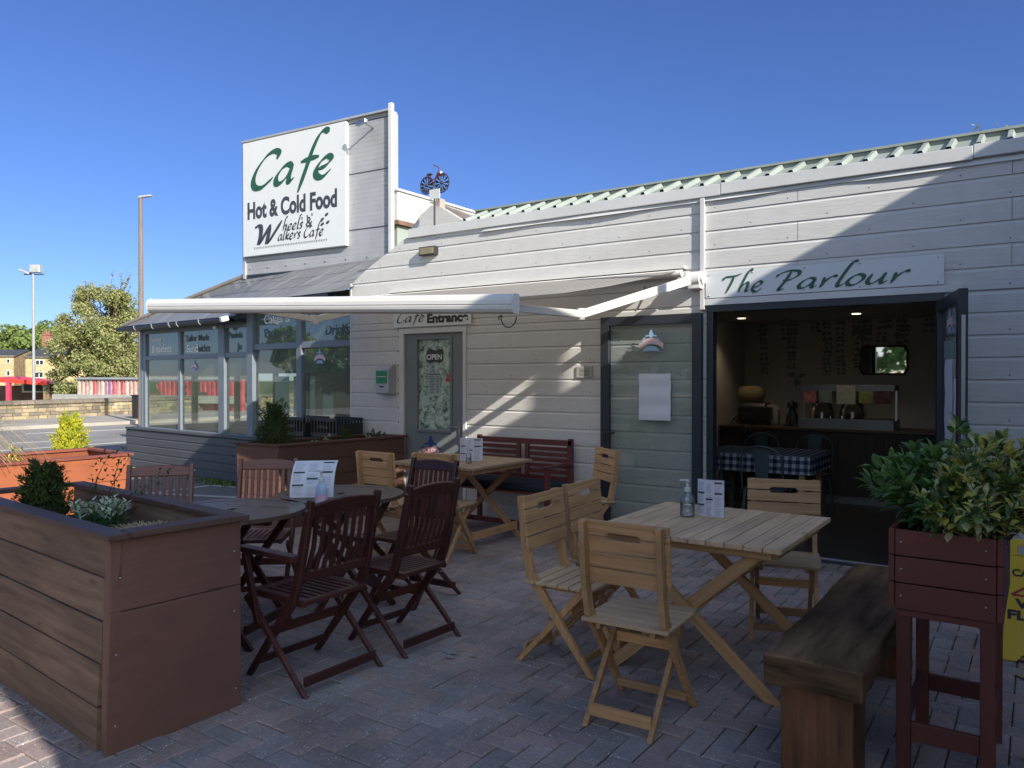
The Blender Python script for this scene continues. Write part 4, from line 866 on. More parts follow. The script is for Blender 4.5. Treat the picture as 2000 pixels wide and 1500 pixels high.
# ================================================================== small wall fittings
q = W(843, 492); o = thing('wall_floodlight', 'black framed rectangular floodlight high on the clapboard wall', 'lamp', tuple(q))
MB().box((q.x - .115, YW - .085, q.z - .048), (q.x + .115, YW - .016, q.z + .048)).build('housing', iron, o, True, .006)
MB().box((q.x - .10, YW - .090, q.z - .036), (q.x + .10, YW - .084, q.z + .036)).build('lens', brass, o, True, .002)
q = W(762, 742); o = thing('post_box', 'grey metal post box with a green label beside the cafe door', 'post box', (q.x, YW, q.z - .17))
m = MB(); m.prism([(-.015, -.17), (-.015, .17), (-.045, .185), (-.14, .12), (-.14, -.15), (-.09, -.17)], (q.x, YW, q.z), (0, 1, 0), (0, 0, 1), .21); m.build('box', grey_box, o, True, .006)
MB().box((q.x - .085, YW - .1435, q.z - .04), (q.x + .085, YW - .1405, q.z + .105)).build('label_plate', green_l, o, True)
text('POST', .028, (q.x - .07, YW - .145, q.z + .03), (1, 0, 0), UP, white_t, 'label_lettering', o, fitw=.14) if False else MB().box((q.x - .07, YW - .1455, q.z + .034), (q.x + .07, YW - .1437, q.z + .040)).build('label_line', white_t, o, True)
MB().box((q.x - .03, YW - .146, q.z - .085), (q.x + .03, YW - .1405, q.z - .068)).build('slot', iron, o, True)
q = W(1144, 727); o = thing('wall_plaque', 'small grey engraved plaque on the clapboards left of the folded glass door', 'plaque', tuple(q))
MB().box((q.x - .09, YW - .028, q.z - .055), (q.x + .09, YW - .016, q.z + .055)).build('plate', painted('grey_plate', (.33, .33, .30), .5), o, True, .003)
m = MB()
for i in range(6): m.box((q.x - .06 + .008 * (i % 2), YW - .0295, q.z + .03 - i * .013), (q.x + .055, YW - .0282, q.z + .0335 - i * .013))
m.build('engraving', grey_t, o, True)
q = onp(583 - 0, 640, P0, P1)
q = cp(sC + .05, 2.27, .16); o = thing('eaves_lamp', 'small white lamp under the gutter of the left window bay', 'lamp', tuple(q)); MB().sph(q - UP * .03, .04, 10, 8, sc=(1, 1, .8)).build('bulkhead', white_p, o, True)
q = cp(sD - .06, 2.33, .40); o = thing('security_camera', 'small white camera at the end of the conservatory gutter', 'camera', tuple(q)); MB().beam(q + cn * .05 - UP * .03, q - cn * .06, .06, .07).build('housing', white_p, o, True, .008)
# bicycle wind spinner
q = W(849, 437, 6.75); o = thing('bicycle_wind_spinner', 'dark bicycle shaped wind spinner on a pole above the roof', 'ornament', tuple(q)); top = W(849, 372, 6.75).z
m = MB(); m.tube([q - UP * .1, Vector((q.x, q.y, top))], .011, 8); m.build('pole', iron, o, True)
u = W(850, 380, 6.75); MB().box((u.x - .075, u.y - .012, u.z - .055), (u.x + .075, u.y + .0, u.z + .055)).build('plate', white_p, o, True)
def wheel(px, py, r):
    c = W(px, py, 6.75); m = MB(); m.tube([c + Vector((r * math.cos(R(a)), 0, r * math.sin(R(a)))) for a in range(0, 361, 18)], .007, 6)
    for i in range(11):
        a = 2 * math.pi * i / 11; u_ = Vector((math.cos(a), 0, math.sin(a))); v_ = Vector((-u_.z, .35, u_.x)) * .019
        m.add([c + u_ * .02, c + u_ * (r * .85) + v_, c + u_ * (r * .92), c + u_ * (r * .85) - v_], [(0, 1, 2, 3)])
    m.sph(c, .022, 8, 6); m.build('spinner_wheel', iron, o, True); return c
w1 = wheel(834, 363, .098); w2 = wheel(863, 358, .108); Wp = lambda a, b: W(a, b, 6.75)
m = MB(); red_b = painted('bike_frame_maroon', (.10, .03, .03), .4)
m.tube([w1, Wp(845, 358), Wp(848, 358)], .007, 6); m.tube([Wp(848, 358), Wp(857, 339)], .007, 6); m.tube([Wp(843, 352), Wp(850, 350), Wp(856, 336)], .006, 6); m.tube([Wp(846, 358), Wp(840, 343)], .006, 6); m.tube([w2, Wp(858, 337), Wp(857, 328), Wp(852, 325), Wp(847, 323)], .006, 6); m.tube([w1, Wp(842, 350)], .005, 6)
m.tube([Wp(827, 350), Wp(834, 347), Wp(843, 350)], .008, 6); m.tube([Wp(856, 344), Wp(863, 342), Wp(869, 343)], .010, 6); m.build('bicycle_frame', red_b, o, True)
m = MB(); m.sph(Wp(839.5, 342), .035, 8, 6, sc=(1.4, .6, .4)); m.build('saddle', iron, o, True); MB().sph(Wp(861.5, 338), .018, 8, 6).build('headlamp', white_p, o, True)

# ================================================================== FURNITURE
def side_poly(path, wd):
    """outline of a bent side piece in (y,z)"""
    L, Rr = [], []; P = [Vector(p) for p in path]
    for i, p in enumerate(P):
        a = (P[min(i + 1, len(P) - 1)] - P[max(i - 1, 0)]).normalized(); n = Vector((-a.y, a.x)); w_ = wd[i] if isinstance(wd, (list, tuple)) else wd
        L.append(p + n * w_ / 2); Rr.append(p - n * w_ / 2)
    return [tuple(q) for q in L] + [tuple(q) for q in reversed(Rr)]
def side_piece(path, wd, x, t, name, mat, par, bevel=.003):
    pts = side_poly(path, wd); pts = [(y, z) if z > .02 else (y, 0.016) for y, z in pts]
    return MB().prism(pts, (x, 0, 0), (0, 1, 0), (0, 0, 1), t).build(name, mat, par, False, bevel)
def fixings(pts, par, r=.007):
    m = MB()
    for p in pts: m.tube([vec(p), vec(p) + Vector((.006 if p[0] > 0 else -.006, 0, 0))], r, 10)
    m.build('bolts', steel, par)
def notch_slat(w_, h, top, hole=.155, hh=.014):
    """board outline with half of the hand hole on its lower (top=True) or upper edge"""
    a = hole / 2; s = -1 if top else 1; y = -h / 2 if top else h / 2
    arc = [(-a, y), (-a - .0, y - s * hh * .5), (-a + .012, y - s * hh), (a - .012, y - s * hh), (a, y - s * hh * .5), (a, y)]
    if top: return [(-w_ / 2, y)] + arc + [(w_ / 2, y), (w_ / 2, h / 2), (-w_ / 2, h / 2)]
    return [(-w_ / 2, -h / 2), (w_ / 2, -h / 2), (w_ / 2, y)] + list(reversed(arc)) + [(-w_ / 2, y)]
def light_chair(label, loc, rz):
    t = thing('folding_chair', label, 'chair', loc, rz, 'light wooden folding chairs around the square tables')
    up = [(-.19, .885), (-.175, .80), (-.155, .62), (-.125, .48), (.225, .0)]
    for sx in (-1, 1):
        side_piece(up, [.036, .045, .05, .052, .044], sx * .176, .026, 'leg', teak, t)
        side_piece([(.165, .435), (-.215, .0)], .042, sx * .147, .024, 'leg', teak, t)
        side_piece([(-.14, .425), (.20, .425)], .03, sx * .126, .022, 'seat_rail', teak, t)
    d = Vector((0, -.02 * 1.2, .27)).normalized(); N = Vector((0, d.z, -d.y)); m = MB(); P0_ = Vector((0, -.142, .60))
    dd = (Vector((0, -.188, .885)) - Vector((0, -.158, .61))).normalized(); h = .064
    for i in range(4):
        c = Vector((0, -.155 + .021 + .006 * (i - 1.5) * 0, .61)) + dd * (h / 2 + .003 + i * (h + .0065)); wd = .415
        if i == 3: poly = notch_slat(wd, h, True)
        elif i == 2: poly = notch_slat(wd, h, False, hh=.012)
        else: poly = [(-wd / 2, -h / 2), (wd / 2, -h / 2), (wd / 2, h / 2), (-wd / 2, h / 2)]
        m.prism(poly, c + Vector((0, .006, 0)), (1, 0, 0), dd, .015)
    m.build('backrest', teak, t, False, .0025)
    m = MB()
    for i in range(6):
        y0 = -.155 + i * .066; wv = .40 if i < 5 else .385
        m.box((-wv / 2, y0, .440), (wv / 2, y0 + .0575, .457))
    m.build('seat', teak_top, t, False, .003)
    m = MB(); m.box((-.140, -.195, .055), (.140, -.178, .105)); m.build('stretcher', teak, t, False, .002)
    m = MB(); m.box((-.167, .15, .06), (.167, .168, .095)); m.build('stretcher', teak, t, False, .002)
    m = MB(); m.box((-.140, .075, .30), (.140, .092, .345)); m.build('stretcher', teak, t, False, .002)
    fixings([(sx * .190, y, z) for sx in (-1, 1) for y, z in ((-.165, .85), (-.15, .64), (-.095, .435), (.0, .27))], t, .007)
    return t
def dark_chair(label, loc, rz, arms=False, mat=mahog):
    t = thing('slatted_armchair' if arms else 'slatted_chair', label, 'chair', loc, rz, 'dark stained folding chairs around the round tables')
    hx = .215 if arms else .19
    up = [(-.235, .93), (-.20, .78), (-.145, .55), (-.105, .44), (.235, .0)]
    for sx in (-1, 1):
        side_piece(up, [.034, .045, .05, .05, .046], sx * hx, .028, 'leg', mat, t, .006)
        side_piece([(.215, .425), (-.225, .0)], .040, sx * (hx + .027), .024, 'leg', mat, t, .004)
    th = [Vector((0, -.145, .555)), Vector((0, -.232, .905))]; dd = (th[1] - th[0]).normalized()
    m = MB(); w_ = hx - .012; crest_ = [(-w_, -.035), (w_, -.035), (w_, .022), (w_ * .5, .036), (0, .041), (-w_ * .5, .036), (-w_, .022)]
    m.prism(crest_, th[1] - dd * .02, (1, 0, 0), dd, .022); m.build('top_rail', mat, t, False, .005)
    m = MB(); m.prism([(-w_, -.024), (w_, -.024), (w_, .024), (-w_, .024)], th[0] - dd * .0, (1, 0, 0), dd, .022); m.build('lower_rail', mat, t, False, .004)
    m = MB(); n = 8
    for i in range(n):
        x = -w_ + (i + .75) * (2 * w_) / (n + .5); a = Vector((x, -.145, .555)) + dd * .02; b_ = Vector((x, -.232, .905)) - dd * .052; mid = a.lerp(b_, .45) + Vector((0, -.014, 0))
        m.beam(a, mid, .024, .011, (0, 1, 0)); m.beam(mid, b_, .024, .0105, (0, 1, 0))
    m.build('back_slats', mat, t, False, .002)
    m = MB(); sw = hx - .018
    for i in range(9):
        x = -sw + .032 + i * (2 * sw - .064) / 8; m.box((x - .0125, -.145, .432), (x + .0125, .20, .446))
    m.box((-sw, .185, .424), (sw, .235, .447)); m.box((-sw, -.17, .422), (sw, -.135, .446))
    for sx in (-1, 1): m.box((sx * (sw - .008) - .012, -.165, .412), (sx * (sw - .008) + .012, .20, .4475))
    m.build('seat', mat, t, False, .004)
    m = MB(); m.box((-hx - .012, -.205, .055), (hx + .012, -.19, .10)); m.build('stretcher', mat, t, False, .002)
    m = MB(); m.box((-hx, .145, .09), (hx, .16, .125)); m.build('stretcher', mat, t, False, .002)
    m = MB(); m.box((-hx - .012, .055, .245), (hx + .012, .07, .29)); m.build('stretcher', mat, t, False, .002)
    if arms:
        for sx in (-1, 1):
            m = MB(); m.prism([(-.17, -.014), (.26, -.014), (.275, 0), (.26, .014), (-.17, .014)], (sx * (hx + .03), 0, .655), (0, 1, 0), (0, 0, 1), .055); m.build('armrest', mat, t, False, .005)
            m = MB(); m.beam((sx * (hx + .045), .205, .64), (sx * (hx + .045), .10, .305), .026, .035, (0, 1, 0)); m.build('arm_support', mat, t, False, .003)
    fixings([(sx * (hx + .04), 0.0, .22) for sx in (-1, 1)] + [(sx * (hx + .0145), -.225, .885) for sx in (-1, 1)], t)
    return t
FZ = 0.0
def fz(x, y, deg): return ((x, y, FZ), R(deg - 90))
A = light_chair('light folding chair nearest the camera, its back to us, by the near square table', *fz(-1.46, 3.09, 92))
for (x, y, dg, lab) in ((-2.05, 3.50, 2, 'light folding chair just left of the nearest one, side on, facing the near square table'),
                        (-2.09, 4.02, 3, 'light folding chair behind the left side chair of the near square table, partly hidden'),
                        (-1.24, 4.60, -74, 'light folding chair on the doorway side of the near square table, facing us'),
                        (-4.54, 4.75, 90, 'light folding chair at the far square table, beside the dark planter'),
                        (-4.08, 4.92, 99, 'light folding chair pushed to the far square table behind the bluish dark chair'),
                        (-3.22, 5.84, -128, 'light folding chair standing apart by the wall next to the folded glass door')):
    dup(A, *fz(x, y, dg), label=lab)
H = dark_chair('dark mahogany slatted armchair nearest the big planter, back to the camera', *fz(-3.02, 2.62, 179), arms=True)
I = dark_chair('dark mahogany slatted chair beside the armchair, its back to the light furniture', *fz(-2.98, 3.24, 178))
dup(I, *fz(-3.50, 3.90, -88), label='dark slatted chair behind the round tables, its bluish back facing us')
K = dark_chair('faded red slatted chair between the dark planter and the rear round table', *fz(-4.36, 3.32, -50), mat=mahog2)
dup(K, *fz(-4.60, 2.70, -40), label='faded red slatted chair behind the big brown planter, only its back showing')

# square tables
def sq_table(label, x0, x1, y0, y1, h=.74):
    cx, cy = (x0 + x1) / 2, (y0 + y1) / 2; t = thing('square_table', label, 'table', (cx, cy, FZ), 0, 'square slatted folding tables'); hw, hd = (x1 - x0) / 2, (y1 - y0) / 2
    m = MB(); n = 11; pw = 2 * hw / n
    for i in range(n): m.box((-hw + i * pw + .0026, -hd, h - .024), (-hw + (i + 1) * pw - .0026, hd, h))
    m.build('tabletop', teak_top, t, False, .0025)
    m = MB()
    for y in (-hd + .07, hd - .07): m.box((-hw + .06, y - .012, h - .068), (hw - .06, y + .012, h - .0245))
    for x in (-hw + .05, hw - .05): m.box((x - .011, -hd + .09, h - .066), (x + .011, hd - .09, h - .0245))
    m.build('apron', teak, t, False, .002)
    for i, y in enumerate((-hd + .10, hd - .10)):
        for k, sx in enumerate((-1, 1)):
            yy = y + (.014 if k else -.014); m = MB(); a = Vector((sx * (hw - .13), yy, h - .05)); b_ = Vector((-sx * (hw - .06), yy, .016))
            d = (b_ - a).normalized(); nrm = Vector((-d.z, 0, d.x)); w2 = .028
            bl = b_ ; dx_ = w2 / abs(d.z) 
            m.add([a + nrm * w2 + Vector((0, o_, 0)) for o_ in (-.012, .012)] + [a - nrm * w2 + Vector((0, o_, 0)) for o_ in (-.012, .012)] + [bl + Vector((dx_, o_, 0)) for o_ in (-.012, .012)] + [bl + Vector((-dx_, o_, 0)) for o_ in (-.012, .012)],
                  [(0, 1, 5, 4) if (a + nrm * w2).x - a.x > 0 else (0, 1, 7, 6), (2, 3, 7, 6) if (a + nrm * w2).x - a.x > 0 else (2, 3, 5, 4), (0, 2, 6, 4) if (a + nrm * w2).x - a.x > 0 else (0, 2, 4, 6), (1, 3, 7, 5) if (a + nrm * w2).x - a.x > 0 else (1, 3, 5, 7), (0, 1, 3, 2), (4, 5, 7, 6)],
                  [(0, i), (0, i + .02), (0, i + .05), (0, i + .07), (.9, i), (.9, i + .02), (.9, i + .05), (.9, i + .07)])
            m.build('leg', teak, t, False, .003)
    for sx in (-1, 1): MB().box((sx * (hw - .10) - .009, -hd + .115, .10), (sx * (hw - .10) + .009, hd - .115, .17)).build('stretcher', teak, t, False, .002)
    m = MB()
    for y in (-hd + .10, hd - .10): m.tube([(0, y - .034, .37), (0, y + .034, .37)], .008, 8)
    m.build('bolts', steel, t); return t
sq_table('square slatted table nearest the camera, with a menu and clear pump bottle on it', -1.90, -.94, 3.46, 4.42)
sq_table('square slatted table further back, near the cafe door, with a menu holder on it', -4.87, -3.92, 5.10, 6.02)
# round tables
def round_table(label, x, y, r=.41, h=.74, rot=20, mat=mahog_top):
    t = thing('round_table', label, 'table', (x, y, FZ), R(rot), 'round dark slatted tables'); m = MB(); n = 40; ri = r - .065
    for k in range(n):
        a0, a1 = 2 * math.pi * k / n, 2 * math.pi * (k + 1) / n; vs = []
        for zz in (h - .024, h):
            for rr_, a_ in ((ri, a0), (r, a0), (r, a1), (ri, a1)): vs.append((rr_ * math.cos(a_), rr_ * math.sin(a_), zz))
        m.add(vs, [(4, 5, 6, 7), (3, 2, 1, 0), (1, 2, 6, 5), (0, 4, 7, 3)], [(a0 * r * .3, rr_) for rr_ in (ri, r, r, ri)] * 2, 0)
    ns = 11; pw = 2 * ri / ns
    for i in range(ns):
        ya, yb = -ri + i * pw + .002, -ri + (i + 1) * pw - .002; pts = []
        def xh(yv): return math.sqrt(max(0, (ri - .002) ** 2 - yv * yv))
        ym = (ya + yb) / 2
        pts = [(-xh(ya), ya), (xh(ya), ya), (xh(ym), ym), (xh(yb), yb), (-xh(yb), yb), (-xh(ym), ym)]
        if i == ns // 2:
            for s0_, s1__ in ((-1, 0), (0, 1)):
                if s0_ < 0: q = [(-xh(ya), ya), (-.025, ya), (-.018, ym), (-.025, yb), (-xh(yb), yb)]
                else: q = [(.025, ya), (xh(ya), ya), (xh(yb), yb), (.025, yb), (.018, ym)]
                m.prism(q, (0, 0, h - .0125), (1, 0, 0), (0, 1, 0), .021)
        else: m.prism(pts, (0, 0, h - .0125), (1, 0, 0), (0, 1, 0), .021)
    m.build('tabletop', mat, t, False)
    m = MB(); m.box((-.02, -ri, h - .06), (.02, ri, h - .026)); m.box((-ri * .95, -.14, h - .058), (ri * .95, -.11, h - .0255)); m.box((-ri * .95, .11, h - .058), (ri * .95, .14, h - .0255)); m.build('underframe', mahog, t, False, .003)
    for sy in (-1, 1):
        for sx in (-1, 1):
            mm = MB(); yy = sy * .22 + (.012 if sx > 0 else -.012); mm.beam((sx * .24, yy, h - .04), (-sx * .27, yy, .012), .022, .042, (0, 1, 0)) if False else mm.beam((sx * .24, yy, h - .04), (-sx * .27, yy, .012), .022, .042, (1, 0, 0)); mm.build('leg', mahog, t, False, .003)
    for sx in (-1, 1): MB().box((sx * .22 - .01, -.21, .09), (sx * .22 + .01, .21, .14)).build('stretcher', mahog, t, False, .002)
    return t
round_table('round dark slatted table right behind the big brown planter, with a parasol hole', -3.86, 2.74)
round_table('round dark slatted table behind the armchair, with a curved menu and pump bottle on it', -3.80, 3.52, rot=70)

# red bench with cushion against the wall
bx0, bx1 = -4.86, -3.72; bo_ = thing('garden_bench', 'red stained slatted bench standing against the clapboard wall', 'bench', ((bx0 + bx1) / 2, 6.2, FZ), 0)
yb_, cxx = 6.43, (bx0 + bx1) / 2
m = MB(); m.box((bx0, yb_ - .03, .84), (bx1, yb_, .895)); m.box((bx0, yb_ - .028, .50), (bx1, yb_ - .002, .54))
for x in (bx0 + .03, cxx - .05, cxx + .05, bx1 - .03): m.box((x - .022, yb_ - .032, .53), (x + .022, yb_ + .0, .845))
for px_ in ((bx0 + .06, cxx - .08), (cxx + .08, bx1 - .06)):
    for i in range(5): m.box((px_[0], yb_ - .024, .562 + i * .056), (px_[1], yb_ - .010, .600 + i * .056))
m.build('backrest', benchr, bo_, True, .004)
m = MB()
for i in range(5): m.box((bx0, 5.96 + i * .09, .415), (bx1, 6.035 + i * .09, .435))
m.build('seat', benchr, bo_, True, .003)
for x in (bx0 + .02, bx1 - .02):
    MB().box((x - .022, 5.97, .015), (x + .022, 6.015, .66)).build('leg', benchr, bo_, True, .004); MB().box((x - .022, 6.40, .015), (x + .022, 6.445, .91)).build('leg', benchr, bo_, True, .004)
    MB().box((x - .03, 5.95, .66), (x + .03, 6.42, .685)).build('armrest', benchr, bo_, True, .006)
MB().box((bx0 + .05, 6.0, .10), (bx1 - .05, 6.02, .15)).build('stretcher', benchr, bo_, True, .003)
m = MB(); m.box((bx0 + .03, 5.97, .437), (bx1 - .03, 6.40, .50)); tag(m.build('seat_cushion', cushion, None, False, .02, 4), 'navy blue seat cushion lying on the red bench by the wall', 'cushion')

# rustic beam bench
k1, k2, k3 = G(1502, 1279, .48), G(1663, 1303, .48), G(1668, 1102, .48)
rb = thing('beam_bench', 'rustic bench made of one thick dark cracked timber beam on block legs', 'bench', (k1.x + .17, (k1.y + k3.y) / 2, FZ), 0)
def rough_block(lo, hi, mat, name, par, amp=.012, cuts=(3, 26, 2), bev=.012):
    bm = bmesh.new(); bmesh.ops.create_cube(bm, size=1); lo, hi = vec(lo), vec(hi)
    for v in bm.verts: v.co = Vector((lo[i] + (v.co[i] + .5) * (hi[i] - lo[i]) for i in range(3)))
    for ax, n in enumerate(cuts):
        for i in range(1, n):
            co = Vector((0, 0, 0)); co[ax] = lo[ax] + (hi[ax] - lo[ax]) * i / n; no = Vector((0, 0, 0)); no[ax] = 1
            bmesh.ops.bisect_plane(bm, geom=bm.verts[:] + bm.edges[:] + bm.faces[:], plane_co=co, plane_no=no)
    for v in bm.verts:
        f = Vector((math.sin(v.co.y * 5.1 + v.co.z * 3), math.sin(v.co.y * 7 + v.co.x * 9), math.sin(v.co.y * 6.3 + v.co.x * 8 + 2))) * amp * .5 + Vector([random.uniform(-1, 1) for _ in range(3)]) * amp * .35; v.co += f
    me = bpy.data.meshes.new(name); uv = bm.loops.layers.uv.new('UVMap'); la = max(range(3), key=lambda i: hi[i] - lo[i]); ot = [i for i in range(3) if i != la]
    for f in bm.faces:
        f.smooth = False
        nrm_ = f.normal; dom = max(range(3), key=lambda i: abs(nrm_[i]))
        for l_ in f.loops: l_[uv].uv = (l_.vert.co[la], l_.vert.co[ot[0]] if dom == ot[1] else l_.vert.co[ot[1]] + 7) if dom != la else (l_.vert.co[ot[0]], l_.vert.co[ot[1]] * .8 + 3)
    bm.to_mesh(me); bm.free(); me.materials.append(mat); o = bpy.data.objects.new(name, me); C.objects.link(o); o.parent = par; o.matrix_parent_inverse = MW[par.name].inverted()
    b_ = o.modifiers.new('bevel', 'BEVEL'); b_.width = bev; b_.segments = 3; b_.limit_method = 'ANGLE'; b_.angle_limit = R(50); return o
rough_block((-.84, 2.84, .375), (-.50, 4.55, .485), beamw, 'seat', rb, .008)
rough_block((-.80, 2.93, .0), (-.545, 3.17, .375), beaml, 'leg', rb, .008, (2, 2, 5), .006); rough_block((-.79, 4.18, .0), (-.54, 4.42, .375), beaml, 'leg', rb, .008, (2, 2, 5), .006)
ck = MB()
for i in range(7):
    y0 = 3.0 + i * .2 + random.uniform(-.05, .05); x0 = -.68 + random.uniform(-.08, .08); n = 6; pts = [Vector((x0 + random.uniform(-.012, .012), y0 + j * .035, .494)) for j in range(n)]
    for j in range(n - 1): wv = .006 * (1 - abs(j - 2) / 4) + .002; ck.add([pts[j] + Vector((-wv, 0, 0)), pts[j] + Vector((wv, 0, 0)), pts[j + 1] + Vector((wv * .7, 0, 0)), pts[j + 1] + Vector((-wv * .7, 0, 0))], [(0, 1, 2, 3)])

ck.build('cracks', painted('crack_shadow', (.012, .008, .006), .9), rb)
# ================================================================== PLANTS
def leafmesh(mb, c, d, n, L, wd, mi=0, fold=.25, fine=False):
    d = d.normalized(); s_ = d.cross(n)
    if s_.length < 1e-3: s_ = d.orthogonal()
    s_.normalize(); n2 = s_.cross(d)
    if fine:
        st = [(0, .0, 0), (.22, .62, -.01), (.5, 1.0, -.0), (.78, .74, -.05), (1.0, 0, -.16)]; vs = []
        for t, w_, dr in st: m_ = c + d * (L * t) + n2 * (L * dr); vs += [m_ - s_ * (wd / 2 * w_) + n2 * (wd * fold * w_), m_, m_ + s_ * (wd / 2 * w_) + n2 * (wd * fold * w_)]
        fs = []
        for i in range(4): fs += [(3 * i, 3 * i + 1, 3 * i + 4, 3 * i + 3), (3 * i + 1, 3 * i + 2, 3 * i + 5, 3 * i + 4)]
        mb.add(vs, fs, [(0, 0)] * len(vs), mi, True); return
    a = c; m1 = c + d * L * .4; t = c + d * L - n2 * L * .12
    mb.add([a, m1 + s_ * wd / 2 + n2 * wd * fold, t, m1 - s_ * wd / 2 + n2 * wd * fold, m1], [(0, 4, 1), (4, 2, 1), (0, 3, 4), (4, 3, 2)], [(0, 0)] * 5, mi, False)
def rnd(): 
    while True:
        v = Vector((random.uniform(-1, 1), random.uniform(-1, 1), random.uniform(-1, 1)))
        if .05 < v.length < 1: return v.normalized()
def shrub(name, label, cat, base_, rx, ry, h, n, L, wd, mats, group=None, shape='cone', zmin=0.0):
    t = thing(name, label, cat, tuple(base_), 0, group); m = MB(); nt_ = max(14, int(n / 46)); per_ = n // nt_
    for i in range(nt_):
        f = (i + random.random()) / nt_
        if shape == 'cone': z = h * .86 * f ** 1.15; k = (1 - f) ** .62
        else: z = h * .8 * random.random(); k = math.sqrt(max(0, 1 - (2 * z / h - 1) ** 2))
        a = i * 2.399 + random.uniform(-.4, .4); rr_ = random.uniform(.35, .88); out = Vector((math.cos(a), math.sin(a), 0)); c0 = Vector((rx * k * rr_ * math.cos(a), ry * k * rr_ * math.sin(a), z + zmin))
        L_ = (rx * .42 + h * .07) * random.uniform(.7, 1.35); ax_ = (out * random.uniform(.35, .9) + UP * random.uniform(.6, 1.1) + rnd() * .15).normalized(); tone = random.choices(range(len(mats)), [5, 3, 2][:len(mats)])[0]
        for j in range(per_):
            u = random.random(); p = c0 + ax_ * (L_ * u) + rnd() * (L_ * .34 * (1.05 - u * .8)); d = ax_ + rnd() * .75 + UP * .2
            leafmesh(m, p, d, out + UP * .3, L * random.uniform(.6, 1.3), wd * random.uniform(.7, 1.2), tone if random.random() < .75 else random.randrange(len(mats)))
    m.build('foliage', mats, t); m = MB(); m.tube([(0, 0, -.05), (rx * .05, 0, h * .7)], [min(.02, rx * .2), .004], 6); m.build('stem', bark, t); return t

# planters ---------------------------------------------------------
def planter(name, label, O, u, v, Lu, Lv, h, plank_u, plank_v, mats, flare=0.0, rim=.07, seams=5, open_gap=0.0):
    """O corner at ground, u along length, v across; walls of planks"""
    O, u, v = vec(O), vec(u).normalized(), vec(v).normalized(); t = thing(name, label, 'planter', tuple(O))
    mw, ms, mr = mats; th = .03
    def side(P, d, L, out, nm, mat, n, end_cut=0.0):
        m = MB(); hh = (h - .02) / n
        for i in range(n):
            z = i * hh; fl = flare * (1 - (z + hh / 2) / h); j = random.uniform(-.003, .003)
            a = P + out * (fl + j + .001 * (i % 2)) + UP * (z + hh / 2 + .01); e_ = end_cut * max(0, (n - 2.0 - i) / n)
            m.beam(a - d * fl * 0, a + d * (L - e_), th, hh - .004)
        return m.build(nm, mat, t, True, .003)
    side(O, u, Lu, -v, 'side_panel', mw, plank_u)
    side(O + v * Lv, u, Lu, v, 'side_panel', mw, plank_u)
    side(O - v * .016, v, Lv + .032, -u, 'end_panel', ms, plank_v)
    side(O + u * Lu - v * .016, v, Lv + .032, u, 'end_panel', ms, plank_v)
    m = MB(); z = h + .0; rr_ = rim / 2 - .02
    m.beam(O - v * .0 - u * .04 + UP * z, O + u * (Lu + .04) + UP * z, rim, .022); m.beam(O + v * Lv - u * .04 + UP * z, O + v * Lv + u * (Lu + .04) + UP * z, rim, .022)
    m.beam(O + v * (rim / 2 + .001) + UP * z, O + v * (Lv - rim / 2 - .001) + UP * z, rim, .0215); m.beam(O + u * Lu + v * (rim / 2 + .001) + UP * z, O + u * Lu + v * (Lv - rim / 2 - .001) + UP * z, rim, .0215)
    m.build('rim', mr, t, True, .003)
    m = MB(); q = [O + u * .02 + v * .02, O + u * (Lu - .02) + v * .02, O + u * (Lu - .02) + v * (Lv - .02), O + u * .02 + v * (Lv - .02)]; m.quad(*[p_ + UP * (h - .22) for p_ in q]); m.build('soil', soil, t, True)
    return t
# big brown planter, front left: O at corner nearest the right, u pointing left along its length
bpO = Vector((-3.05, 1.62, 0)); bu = Vector((-1.0, .085, 0)); bv = Vector((.085, 1.0, 0))
bu.normalize(); bv.normalize()
t = thing('wooden_planter', 'large brown plank planter filling the left foreground', 'planter', tuple(bpO))
hB = .86; Lb, Wb = 1.75, .53
m = MB(); hh = hB / 5
for i in range(5):                                    # long near side: rough boards, lower ends sprung and cut short
    z = i * hh; fl = .045 * (1 - (z + hh / 2) / hB); sh = [.045, .05, .035, .018, .012][i]
    a = bpO - bv * fl + UP * (z + hh / 2 + .008); m.beam(a + bu * sh, a + bu * Lb, .028, hh - [.006, .004, .008, .003, .004][i], UP + bv * [.05, .06, .03, .02, .01][i])
m.build('side_panel', planter_b, t, True, .004)
m = MB()
for i in range(5): z = i * hh; a = bpO + bv * Wb + UP * (z + hh / 2 + .008); m.beam(a + bu * .01, a + bu * Lb, .028, hh - .004)
m.build('side_panel', planter_b, t, True, .004)
m = MB()
q0, q1 = bpO - bv * .05 - bu * .03, bpO + bv * (Wb + .012) - bu * .005
for i, (za, zb_) in enumerate(((.005, .562), (.565, .85))):
    def ep(s_, z): f = 1 - z / .86; return bpO + bv * (-.012 - .045 * f + s_ * (Wb + .03 + .045 * f)) - bu * (.016 + .025 * f * (1 - s_))+ UP * z
    vs = [ep(0, za), ep(1, za), ep(1, zb_), ep(0, zb_)]; vs2 = [p_ + bu * .022 for p_ in vs]; m.add(vs + vs2, [(0, 1, 2, 3), (7, 6, 5, 4), (0, 4, 5, 1), (1, 5, 6, 2), (2, 6, 7, 3), (3, 7, 4, 0)], [(0, i), (.55, i), (.55, i + .28), (0, i + .28)] * 2)
m.build('end_panel', planter_s, t, True, .004)
for zz_, s_ in ((.12, .06), (.45, .94), (.40, .05), (.70, .06), (.72, .94), (.10, .95)):
    m = MB(); f = 1 - zz_ / .86; q_ = bpO + bv * (-.012 - .045 * f + s_ * (Wb + .03 + .045 * f)) - bu * (.0175 + .025 * f * (1 - s_)) + UP * zz_; m.sph(q_, .0045, 8, 5); m.build('screw', steel, t, True)
